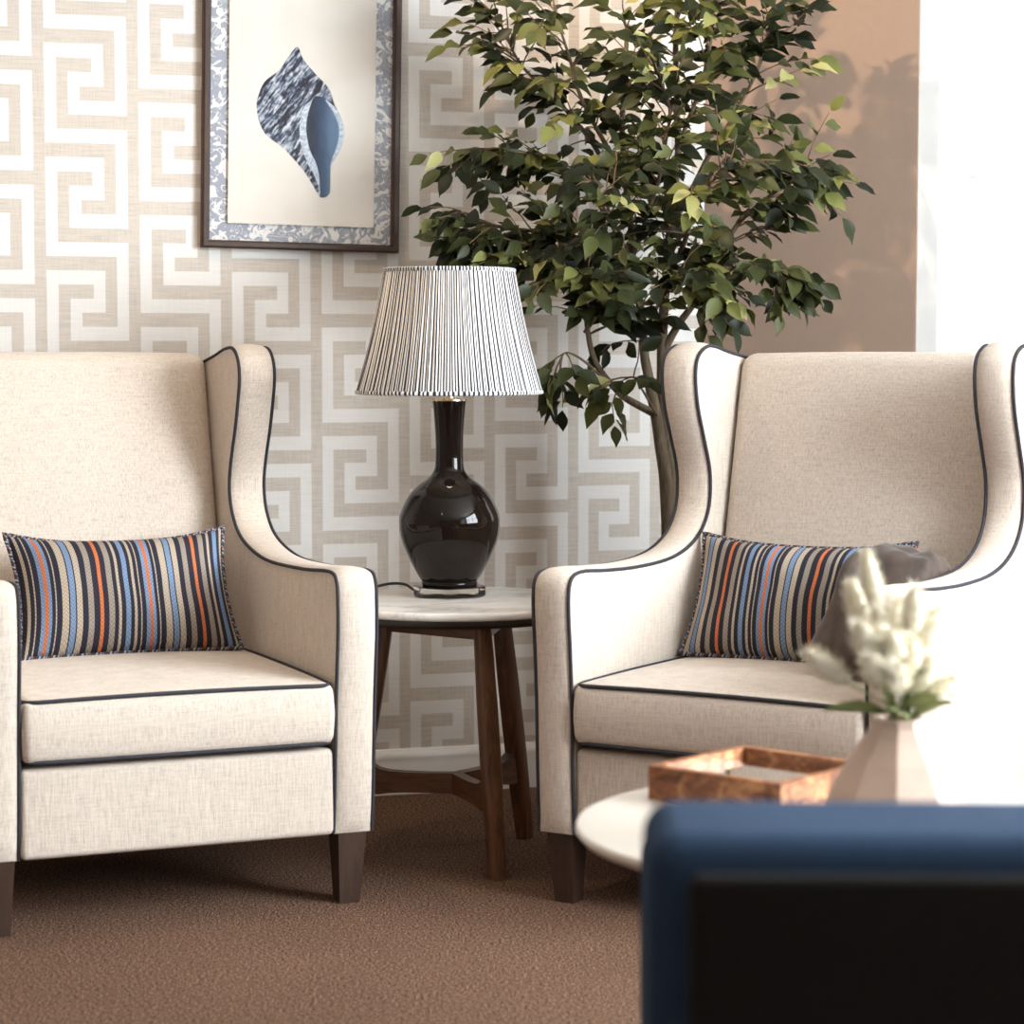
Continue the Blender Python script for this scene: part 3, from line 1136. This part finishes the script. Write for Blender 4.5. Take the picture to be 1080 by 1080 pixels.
def slab(name, x0, x1, z0, z1, y0, y1, mat):
    bm = bmesh.new()
    box(bm, x0, x1, y0, y1, z0, z1)
    return finish(name, bm, mat, pic)


slab('mount', FB, PW - FB, FB, PH - FB, -0.006, -0.001, M['mount'])['label'] = 'grey-blue mount with pale scrolls'
KX, KZ = 0.002273, 0.00224
prn = slab('print', 0.0615, 0.411, 0.058, PH - 0.058, -0.0125, -0.0105, M['print_paper'])
prn['label'] = 'aged cream paper print'


def flat(name, pts, y, th, mat):
    """thin inked shape on the print"""
    bm = bmesh.new()
    f_ = [bm.verts.new((x, y - th, z)) for x, z in pts]
    b_ = [bm.verts.new((x, y, z)) for x, z in pts]
    bm.faces.new(f_)
    bm.faces.new(b_[::-1])
    n = len(pts)
    for k in range(n):
        bm.faces.new((f_[k], f_[(k + 1) % n], b_[(k + 1) % n], b_[k]))
    return finish(name, bm, mat, prn)


def sh_pts(zoom):
    out = []
    for x, y in zoom:
        px, py = 260 + x / 6.353, 105 + y / 6.353
        out.append(Vector(((px - 211) * KX, (264.0 - py) * KZ, 0)))
    return [(p.x, p.y) for p in catmull(out, 4, closed=True)]


flat('shell_body', sh_pts([(485, 657), (470, 652), (430, 590), (380, 510), (330, 450), (235, 350), (150, 290), (100, 250), (60, 170), (45, 90), (50, 20), (95, -90), (190, -170),
                           (250, -260), (310, -330), (350, -250), (430, -160), (520, -70), (560, 30), (604, 120), (628, 200), (622, 280), (592, 355), (556, 425), (540, 490), (540, 600), (525, 642)]),
     -0.0125, 0.0006, M['shell_body'])
flat('shell_lip', sh_pts([(500, 10), (560, 55), (604, 125), (627, 200), (621, 280), (590, 355), (555, 425), (540, 470), (530, 420), (560, 330), (585, 260), (585, 180), (560, 110), (500, 50)]),
     -0.0131, 0.0005, M['shell_lip'])
op = flat('shell_opening', [(x - 0.245, z) for x, z in sh_pts([(420, 0), (390, 90), (373, 190), (385, 290), (412, 370), (442, 430), (465, 520), (473, 640), (495, 657), (525, 640), (537, 590), (535, 480), (548, 400),
                                      (575, 330), (592, 250), (590, 180), (565, 110), (520, 40), (470, -10)])], -0.0131, 0.0009, M['shell_opening'])
op.location.x = 0.245
flat('shell_lip', sh_pts([(395, 30), (360, 60), (335, 140), (330, 230), (345, 330), (380, 420), (425, 500), (455, 570), (470, 640), (470, 540), (448, 440), (410, 370), (385, 290), (373, 190), (388, 90), (412, 30)]),
     -0.0131, 0.0005, M['shell_lip'])
slab('picture_glass', FB, PW - FB, FB, PH - FB, -0.0175, -0.0165, M['picture_glass'])

# ------------------------------------------------------------------ tall leafy plant
random.seed(11)
TRX, TRY = 0.363, 5.50
tree = thing('potted_ficus', 'tall leafy artificial ficus tree in the corner behind the armchair', 'plant', (TRX, TRY, 0))
bm = bmesh.new()
lathe(bm, [(0.105, 0.0), (0.11, 0.004), (0.135, 0.25), (0.142, 0.255), (0.142, 0.275), (0.128, 0.275), (0.124, 0.235)], 48)
finish('pot', bm, M['pot'], tree, smooth=40)
bm = bmesh.new()
lathe(bm, [(0.123, 0.23), (0.123, 0.238), (0.06, 0.246)], 32)
finish('soil', bm, M['soil'], tree, smooth=60)
TO = Vector((TRX, TRY, 0))


def path(px_pts):
    """px_pts: (px, py, offset in depth)"""
    return catmull([at(x, y, TRY + dz) - TO for x, y, dz in px_pts], 5)


def taper(n, r0, r1):
    return [r0 + (r1 - r0) * i / (n - 1) for i in range(n)]


def wobble(pts, a):
    return [p + Vector((noise.noise(p * 9), noise.noise(p * 9 + Vector((7, 1, 3))), 0)) * a for p in pts]


soil_pt = Vector((0.0, 0.0, 0.24))
stems = []


def limb(name, px, r0, r1, root=None):
    pts = path(px)
    if root is not None:
        pts = catmull([root, root.lerp(pts[0], 0.5) + Vector((0.012, 0, 0)), pts[0]], 5)[:-1] + pts
    pts = wobble(pts, 0.006)
    bm = bmesh.new()
    tube(bm, pts, taper(len(pts), r0, r1), 10)
    finish(name, bm, M['bark'], tree, smooth=60)
    stems.append(pts)
    return pts


limb('trunk', [(706, 600, 0), (703, 520, 0), (697, 470, 0), (690, 435, 0.0), (683, 400, 0.0), (678, 375, 0), (676, 333, 0.0), (668, 270, -0.02), (661, 204, -0.05), (655, 120, -0.06), (662, 30, -0.06)], 0.019, 0.005, soil_pt + Vector((-0.012, 0, 0)))
limb('trunk', [(711, 600, 0.03), (707, 500, 0.03), (699, 430, 0.03), (698, 370, 0.02), (702, 301, 0.0), (708, 226, 0.0), (716, 140, 0.02), (712, 40, 0.03), (720, -40, 0.0)], 0.020, 0.005, soil_pt + Vector((0.016, 0.012, 0)))
branches = [
    ([(690, 437, 0), (668, 425, -0.03), (652, 413, -0.06), (630, 383, -0.09), (620, 345, -0.10), (612, 300, -0.12), (598, 265, -0.14)], 0.010, 0.004),
    ([(699, 372, 0.02), (716, 342, 0.0), (734, 318, -0.03), (752, 288, -0.04), (775, 240, -0.06), (816, 204, -0.10), (845, 187, -0.14)], 0.010, 0.003),
    ([(731, 322, -0.03), (755, 295, -0.08), (782, 279, -0.13), (808, 282, -0.16), (826, 292, -0.17)], 0.006, 0.002),
    ([(677, 345, 0), (650, 300, -0.05), (615, 255, -0.09), (570, 245, -0.12), (535, 240, -0.15), (505, 234, -0.16)], 0.008, 0.002),
    ([(670, 280, -0.02), (630, 215, -0.04), (590, 175, -0.06), (550, 160, -0.07), (530, 157, -0.08)], 0.007, 0.002),
    ([(650, 310, -0.05), (600, 285, -0.12), (550, 272, -0.17), (515, 268, -0.19)], 0.006, 0.002),
    ([(664, 235, -0.04), (630, 160, -0.05), (590, 110, -0.05), (550, 70, -0.05), (530, 30, -0.05)], 0.007, 0.002),
    ([(709, 235, 0), (745, 170, 0.0), (775, 120, -0.02), (800, 70, -0.04), (815, 20, -0.05)], 0.007, 0.002),
    ([(703, 300, 0), (722, 255, -0.10), (735, 215, -0.2), (752, 190, -0.26), (775, 175, -0.28)], 0.007, 0.002),
    ([(676, 330, 0), (664, 285, -0.12), (650, 245, -0.22), (640, 215, -0.28), (625, 195, -0.30)], 0.007, 0.002),
    ([(668, 270, -0.02), (690, 205, -0.14), (700, 160, -0.2), (706, 115, -0.24), (690, 70, -0.26)], 0.006, 0.002),
    ([(660, 190, -0.05), (620, 120, -0.12), (600, 60, -0.16), (585, 0, -0.18)], 0.006, 0.002),
    ([(714, 160, 0), (740, 90, -0.08), (750, 40, -0.12), (745, -20, -0.14)], 0.006, 0.002),
    ([(652, 413, -0.06), (632, 395, -0.13), (612, 378, -0.17), (597, 372, -0.18), (590, 382, -0.18)], 0.004, 0.0015),
    ([(693, 440, 0.0), (684, 425, -0.06), (676, 410, -0.10), (668, 398, -0.12), (655, 402, -0.13)], 0.004, 0.0015),
    ([(618, 350, -0.10), (632, 325, -0.17), (622, 300, -0.22), (606, 292, -0.24)], 0.005, 0.0015),
    ([(676, 360, 0.0), (690, 330, -0.12), (705, 305, -0.2), (722, 296, -0.24), (740, 305, -0.25)], 0.005, 0.0015),
]
for px, r0, r1 in branches:
    limb('branch', px, r0, r1)

# twigs and leaves
fol = bmesh.new()
tint = fol.verts.layers.float.new('tint')
twg = bmesh.new()
WALL_LIM = 0.03
leaf_n = [0]


def wall_gap(p):
    """distance of a tree-local point to the two walls"""
    w = p + TO
    return min((w - W0).dot(WN), (w - CORNER).dot(-BN))


def leaf(p, d, L, ti):
    d = d.normalized()
    if wall_gap(p + d * L) < WALL_LIM:
        d = (d + WN * 0.9).normalized()
        if wall_gap(p + d * L) < WALL_LIM:
            return
    up = Vector((random.gauss(0, 0.55), random.gauss(-0.75, 0.5), 0.75))
    s = d.cross(up)
    if s.length < 1e-3:
        return
    s.normalize()
    n = s.cross(d)
    W = L * random.uniform(0.23, 0.30)
    droop = random.uniform(0.05, 0.35) * L
    st = [(0.0, 0.0), (0.16, 0.62), (0.36, 0.98), (0.56, 0.92), (0.76, 0.52), (0.90, 0.16), (1.0, 0.0)]
    prev = None
    for k, (f, w) in enumerate(st):
        c = p + d * (f * L) - n * (droop * f * f)
        fold = n * (W * w * 0.35)
        if w == 0:
            row = [fol.verts.new(c)]
        else:
            wav = n * (0.0018 * sin(k * 2.1 + L * 900))
            row = [fol.verts.new(c - s * W * w + fold + wav), fol.verts.new(c), fol.verts.new(c + s * W * w + fold - wav)]
        for v in row:
            v[tint] = ti
        if prev:
            if len(prev) == 1 and len(row) == 3:
                fol.faces.new((prev[0], row[0], row[1]))
                fol.faces.new((prev[0], row[1], row[2]))
            elif len(prev) == 3 and len(row) == 3:
                fol.faces.new((prev[0], prev[1], row[1], row[0]))
                fol.faces.new((prev[1], prev[2], row[2], row[1]))
            elif len(prev) == 3:
                fol.faces.new((prev[0], prev[1], row[0]))
                fol.faces.new((prev[1], prev[2], row[0]))
        prev = row
    leaf_n[0] += 1


def twig(p, d, L, n_leaves, young=False):
    pts = [p]
    q = p.copy()
    dd = d.normalized()
    steps = 5
    for i in range(steps):
        dd = (dd + Vector((random.gauss(0, 0.16), random.gauss(0, 0.16), random.gauss(-0.10, 0.10)))).normalized()
        q2 = q + dd * L / steps
        if wall_gap(q2) < 0.05:
            dd = (dd + WN * 0.8).normalized()
            q2 = q + dd * L / steps
        q = q2
        pts.append(q.copy())
    tube(twg, pts, taper(len(pts), 0.0022, 0.0009), 5)
    base_t = min(1.0, max(0.0, random.gauss(0.35, 0.27)))
    for i in range(n_leaves):
        f = 0.25 + 0.75 * (i + 1) / n_leaves
        k = min(int(f * steps), steps - 1)
        pp = pts[k].lerp(pts[k + 1], f * steps - k)
        ax = (pts[k + 1] - pts[k]).normalized()
        sd = ax.cross(Vector((0, 0, 1)))
        if sd.length < 0.1:
            sd = Vector((1, 0, 0))
        sd.normalize()
        sg = 1 if i % 2 else -1
        ld = ax * random.uniform(0.4, 0.9) + sd * sg * random.uniform(0.5, 1.0) + Vector((random.gauss(0, 0.2), random.gauss(-0.1, 0.2), random.uniform(-0.65, 0.05)))
        if i == n_leaves - 1:
            ld = ax + Vector((0, 0, -0.3))
        leaf(pp + ld.normalized() * 0.006, ld, random.uniform(0.046, 0.070), min(1.0, max(0.0, base_t + random.gauss(0, 0.13) + 0.12 * f - 0.05)))


for bi, pts in enumerate(stems):
    n = len(pts)
    if bi < 2:
        start, per = int(n * 0.62), 2
    elif bi == 2:
        start, per = int(n * 0.62), 2
    else:
        start, per = int(n * 0.30), 2
        if bi in (3,):
            start = int(n * 0.5)
        if bi in (15, 16):
            start, per = int(n * 0.75), 1
    for i in range(start, n):
        ax = (pts[min(i + 1, n - 1)] - pts[max(i - 1, 0)]).normalized()
        for _ in range(per):
            if random.random() < 0.20:
                continue
            rnd = Vector((random.gauss(0, 0.8), random.gauss(-0.28, 0.7), random.gauss(0.12, 0.45)))
            d = ax * 0.75 + rnd * 0.75
            short = bi in (4, 15, 16)
            twig(pts[i], d, random.uniform(0.06, 0.13) if short else random.uniform(0.07, 0.18), random.randint(4, 6))
    twig(pts[-1], (pts[-1] - pts[-3]), 0.07, 5)
finish('twigs', twg, M['twig'], tree, smooth=60)['kind'] = 'stuff'
me_fol = finish('foliage', fol, M['leaf'], tree, smooth=None)
for p_ in me_fol.data.polygons:
    p_.use_smooth = True
print('leaves', leaf_n[0])

# ------------------------------------------------------------------ foreground: coffee table and what stands on it
CTX, CTY, CTZ = 0.455, 3.085, 0.45
ct = thing('coffee_table', 'round white-topped coffee table in front of the armchair by the plant', 'coffee table', (CTX, CTY, 0))
bm = bmesh.new()
lathe(bm, [(0.352, CTZ - 0.022), (0.366, CTZ - 0.016), (0.372, CTZ - 0.008), (0.370, CTZ - 0.002), (0.364, CTZ)], 96)
finish('tabletop', bm, M['table_white'], ct, smooth=40)['label'] = 'pale round tabletop'
for a in (30, 150, 270):
    a = radians(a)
    bm = bmesh.new()
    tube(bm, [(0.30 * cos(a), 0.30 * sin(a), 0.0), (0.20 * cos(a), 0.20 * sin(a), CTZ - 0.022)], [0.013, 0.02], 14)
    finish('leg', bm, M['walnut'], ct, smooth=60)

# square burl tray
TA = Vector((0.189, 3.254, CTZ))
ang = math.atan2(-0.66, 0.75)
tr_ = thing('serving_tray', 'square burl wood tray with mirrored bottom on the coffee table', 'tray', TA, ang)
SZ, TH_, HH = 0.222, 0.014, 0.047
for nm, b4 in (('tray_side', (0, SZ, 0, TH_)), ('tray_side', (0, SZ, SZ - TH_, SZ)), ('tray_side', (0, TH_, TH_, SZ - TH_)), ('tray_side', (SZ - TH_, SZ, TH_, SZ - TH_))):
    bm = bmesh.new()
    box(bm, b4[0], b4[1], b4[2], b4[3], 0.0, HH)
    bevel(bm, 0.002, 1)
    finish(nm, bm, M['burl'], tr_)
bm = bmesh.new()
box(bm, TH_ - 0.001, SZ - TH_ + 0.001, TH_ - 0.001, SZ - TH_ + 0.001, 0.001, 0.034)
finish('tray_bottom', bm, M['mirror'], tr_)['label'] = 'mirrored glass bottom'

# vase: pleated cone body
VX, VY = 0.487, 2.965
va = bmesh.new()
segs = 5
vprof = [(0.098, 0.0), (0.102, 0.006), (0.099, 0.03), (0.083, 0.07), (0.063, 0.105), (0.044, 0.132), (0.034, 0.148), (0.032, 0.158), (0.026, 0.158), (0.027, 0.14), (0.04, 0.12), (0.07, 0.06), (0.08, 0.012)]
rings = []
for r, z in vprof:
    ring = []
    for k in range(segs * 2):
        th = 2 * pi * k / (segs * 2) + 0.15
        rr = r * 1.02
        ring.append(va.verts.new((rr * cos(th), rr * sin(th), z)))
    rings.append(ring)
n = segs * 2
for a, b_ in zip(rings[:-1], rings[1:]):
    for k in range(n):
        va.faces.new((a[k], a[(k + 1) % n], b_[(k + 1) % n], b_[k]))
va.faces.new(rings[0][::-1])
va.faces.new(rings[-1])
vase = finish('vase', va, M['vase'])
vase.location = (VX, VY, CTZ + 0.0005)
tag(vase, 'pinkish stoneware vase with wide base and narrow neck on the coffee table', 'vase')

# dried bunny-tail grasses in the vase
random.seed(3)
VM = Vector((VX, VY, CTZ + 0.155))
heads = [  # tip px, tip py, depth offset, head length, head width
    (913, 580, 0.02, 0.085, 0.017, 'tallest cream bunny-tail grass, pointing straight up out of the vase'),
    (850, 686, -0.05, 0.080, 0.018, 'cream bunny-tail grass drooping farthest over the tray'),
    (897, 612, 0.05, 0.070, 0.019, None), (925, 640, -0.03, 0.072, 0.021, None), (948, 632, 0.03, 0.070, 0.021, None),
    (965, 618, -0.04, 0.070, 0.019, None), (990, 640, 0.02, 0.07, 0.020, None), (905, 655, -0.06, 0.066, 0.021, None),
    (940, 665, -0.07, 0.064, 0.022, None), (962, 670, -0.05, 0.064, 0.021, None), (985, 690, -0.03, 0.062, 0.020, None),
    (918, 690, -0.08, 0.056, 0.022, None), (948, 700, -0.09, 0.054, 0.021, None), (1004, 715, 0.0, 0.06, 0.019, None),
]
for hi_, (px, py, dz, HL, HWd, lab) in enumerate(heads):
    tip = at(px, py, VY + dz)
    start = Vector((VX + random.uniform(-0.012, 0.012), VY + random.uniform(-0.012, 0.012), CTZ + 0.03))
    mouth = VM + Vector((random.uniform(-0.012, 0.012), random.uniform(-0.012, 0.012), 0.0))
    dirn = (tip - mouth).normalized()
    hb = tip - dirn * HL
    t = thing('dried_flower', lab or 'cream bunny-tail grass in the dense bunch at the middle of the vase', 'dried flower', mouth, 0, 'dried bunny-tail grasses in the vase')
    bm = bmesh.new()
    pts = catmull([start - mouth, Vector((0, 0, 0)), (hb - mouth) * 0.55 + Vector((0, 0, 0.006)), hb - mouth], 5)
    tube(bm, pts, 0.0016, 6)
    finish('stem', bm, M['stem'], t, smooth=60)
    bm = bmesh.new()
    q = dirn.to_track_quat('Z', 'Y')
    ss = [(0.001, 0.0), (0.5, 0.08), (0.85, 0.25), (1.0, 0.45), (0.85, 0.7), (0.5, 0.9), (0.05, 1.0)]
    rings = []
    for r, f in ss:
        rings.append([bm.verts.new((hb - mouth) + q @ Vector((r * HWd * 0.72 * cos(2 * pi * k / 12), r * HWd * 0.72 * sin(2 * pi * k / 12), f * HL))) for k in range(12)])
    for a, b_ in zip(rings[:-1], rings[1:]):
        for k in range(12):
            bm.faces.new((a[k], a[(k + 1) % 12], b_[(k + 1) % 12], b_[k]))
    bm.faces.new(rings[0][::-1])
    bm.faces.new(rings[-1])
    for _ in range(420):                                     # soft hairs
        f = random.random()
        r = sin(pi * min(1, f * 0.9 + 0.08)) ** 0.7 * HWd * 0.7
        a = random.uniform(0, 2 * pi)
        p0 = Vector((r * cos(a), r * sin(a), f * HL))
        dv = Vector((cos(a), sin(a), random.uniform(0.4, 1.4))).normalized() * random.uniform(0.007, 0.016)
        sd = Vector((-sin(a), cos(a), 0)) * 0.0011
        v = [bm.verts.new((hb - mouth) + q @ w_) for w_ in (p0 - sd, p0 + sd, p0 + dv)]
        bm.faces.new(v)
    finish('flower_head', bm, M['fluff'], t)
    # narrow green leaf on the stem
    bm = bmesh.new()
    a = random.uniform(0, 2 * pi)
    out = (dirn + Vector((cos(a), sin(a) * 0.6, -0.1)) * 0.9).normalized()
    sd = out.cross(Vector((0, 1, 0.3))).normalized()
    b0 = (hb - mouth) * random.uniform(0.15, 0.6)
    prev = None
    for f, w in ((0, 0.3), (0.25, 0.9), (0.5, 1.0), (0.75, 0.7), (1.0, 0.05)):
        c = b0 + out * f * 0.085 - Vector((0, 0, 0.03 * f * f))
        row = [bm.verts.new(c - sd * 0.009 * w), bm.verts.new(c + Vector((0, 0, -0.002))), bm.verts.new(c + sd * 0.009 * w)]
        if prev:
            bm.faces.new((prev[0], prev[1], row[1], row[0]))
            bm.faces.new((prev[1], prev[2], row[2], row[1]))
        prev = row
    finish('leaf', bm, M['drygreen'], t)['label'] = 'narrow dry green leaf'

# ------------------------------------------------------------------ navy armchair, seen from behind
NX0, NX1, NY = 0.108, 0.86, 1.845
na = thing('navy_armchair', 'dark navy armchair seen from behind in front of the coffee table', 'armchair', ((NX0 + NX1) / 2, NY, 0), radians(-1.5))
hw = (NX1 - NX0) / 2
bm = bmesh.new()


def soft(q, half):
    return q


rounded_box(bm, (2 * hw, 0.185, 0.50), (0, 0.0925, 0.435), 0.028, 8, soft)
finish('backrest', bm, M['navy'], na, smooth=60)
bm = bmesh.new()
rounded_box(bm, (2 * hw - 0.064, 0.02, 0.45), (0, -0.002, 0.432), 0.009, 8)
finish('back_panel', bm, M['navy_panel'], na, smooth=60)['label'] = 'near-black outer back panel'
bm = bmesh.new()
rounded_box(bm, (2 * hw - 0.02, 0.60, 0.14), (0, 0.46, 0.245), 0.02, 6)
finish('seat_base', bm, M['navy'], na, smooth=60)
bm = bmesh.new()
rounded_box(bm, (2 * hw - 0.25, 0.50, 0.12), (0, 0.45, 0.375), 0.035, 8)
finish('seat_cushion', bm, M['navy'], na, smooth=60)
for sx in (-1, 1):
    bm = bmesh.new()
    rounded_box(bm, (0.105, 0.57, 0.24), (sx * (hw - 0.067), 0.46, 0.43), 0.03, 6)
    finish('arm', bm, M['navy'], na, smooth=60)
    for ly in (0.08, 0.70):
        bm = bmesh.new()
        x = sx * (hw - 0.08)
        tube(bm, [(x, ly, 0.0), (x, ly, 0.19)], [0.014, 0.022], 14)
        finish('leg', bm, M['walnut'], na, smooth=60)

# ------------------------------------------------------------------ light
w = bpy.data.worlds.new('daylight')
bpy.context.scene.world = w
w.use_nodes = True
nt = w.node_tree
bg = nt.nodes['Background']
tc = nt.nodes.new('ShaderNodeTexCoord')
sp = nt.nodes.new('ShaderNodeSeparateXYZ')
nt.links.new(tc.outputs['Generated'], sp.inputs[0])
nt.links.new(ramp(nt, sp.outputs[2], [(0.45, (0.75, 0.80, 0.80)), (0.53, (0.93, 0.98, 1.0)), (0.75, (0.72, 0.86, 0.97))]), bg.inputs[0])
bg.inputs[1].default_value = 1.6


def area(name, loc, rot, sx, sy, power, col):
    l = bpy.data.lights.new(name, 'AREA')
    l.shape = 'RECTANGLE'
    l.size, l.size_y = sx, sy
    l.energy = power
    l.color = col
    o = bpy.data.objects.new(name, l)
    C.objects.link(o)
    o.location = loc
    o.rotation_euler = rot
    return o


def spot(name, loc, target, power, col, size, blend=0.5, rad=0.04):
    l = bpy.data.lights.new(name, 'SPOT')
    l.energy = power
    l.color = col
    l.spot_size = radians(size)
    l.spot_blend = blend
    l.shadow_soft_size = rad
    o = bpy.data.objects.new(name, l)
    C.objects.link(o)
    o.location = loc
    o.rotation_euler = (Vector(target) - Vector(loc)).to_track_quat('-Z', 'Y').to_euler()
    return o


# daylight through the big window of the right wall
area('window_daylight', (XR + 0.30, 2.95, 1.62), (0, radians(90), 0), 1.6, 2.1, 405, (0.85, 0.93, 1.0))
area('window_daylight', (XR + 0.30, 0.75, 1.62), (0, radians(90), 0), 1.6, 1.9, 25, (0.90, 0.95, 1.0))  # weak fill lamp outside the added window
bw = CORNER + BU * 1.2 + BN * 0.35
area('window_daylight', (bw.x, bw.y, 1.55), (radians(-90), 0, BA), 1.3, 1.45, 7, (0.90, 0.95, 1.0))
# recessed ceiling downlights; the two nearest the camera are added fill
WARM = (1.0, 0.75, 0.51)
spot('downlight', (-0.75, 4.55, ZC - 0.02), (-0.70, 5.0, 0.0), 30, WARM, 120, 0.8, 0.035)
spot('downlight', (-0.55, 4.45, ZC - 0.02), (0.85, 5.65, 1.75), 130, WARM, 62, 0.7, 0.02)
spot('downlight', (-0.9, 2.6, ZC - 0.02), (-0.9, 3.2, 0.0), 14, WARM, 130, 0.8, 0.04)
spot('downlight', (0.5, 1.2, ZC - 0.02), (0.5, 1.4, 0.0), 10, WARM, 130, 0.8, 0.04)  # unseen spot added as fill near the camera
spot('downlight', (-0.9, 0.6, ZC - 0.02), (-0.9, 0.8, 0.0), 10, WARM, 130, 0.8, 0.04)  # second added fill spot, also out of view
# lamp bulb
l = bpy.data.lights.new('bulb_light', 'POINT')
l.energy = 1.4
l.color = (1.0, 0.74, 0.48)
l.shadow_soft_size = 0.03
o = bpy.data.objects.new('bulb_light', l)
C.objects.link(o)
o.location = (LX, LY, LZ + ztop + 0.165)

# ------------------------------------------------------------------ camera
cam = bpy.data.cameras.new('camera')
cam.sensor_width = 36.0
cam.lens = FPX / 1080.0 * 36.0
cam.clip_start = 0.05
cam.dof.use_dof = True
cam.dof.focus_distance = 5.0
cam.dof.aperture_fstop = 4.2
co = bpy.data.objects.new('camera', cam)
C.objects.link(co)
co.location = (0, 0, EYE)
co.rotation_euler = (radians(90) - PITCH, 0, 0)
sc = bpy.context.scene
sc.camera = co
sc.view_settings.view_transform = 'Standard'
sc.view_settings.look = 'None'
sc.view_settings.gamma = 1.0
sc.view_settings.use_curve_mapping = False
sc.view_settings.exposure = 0.0
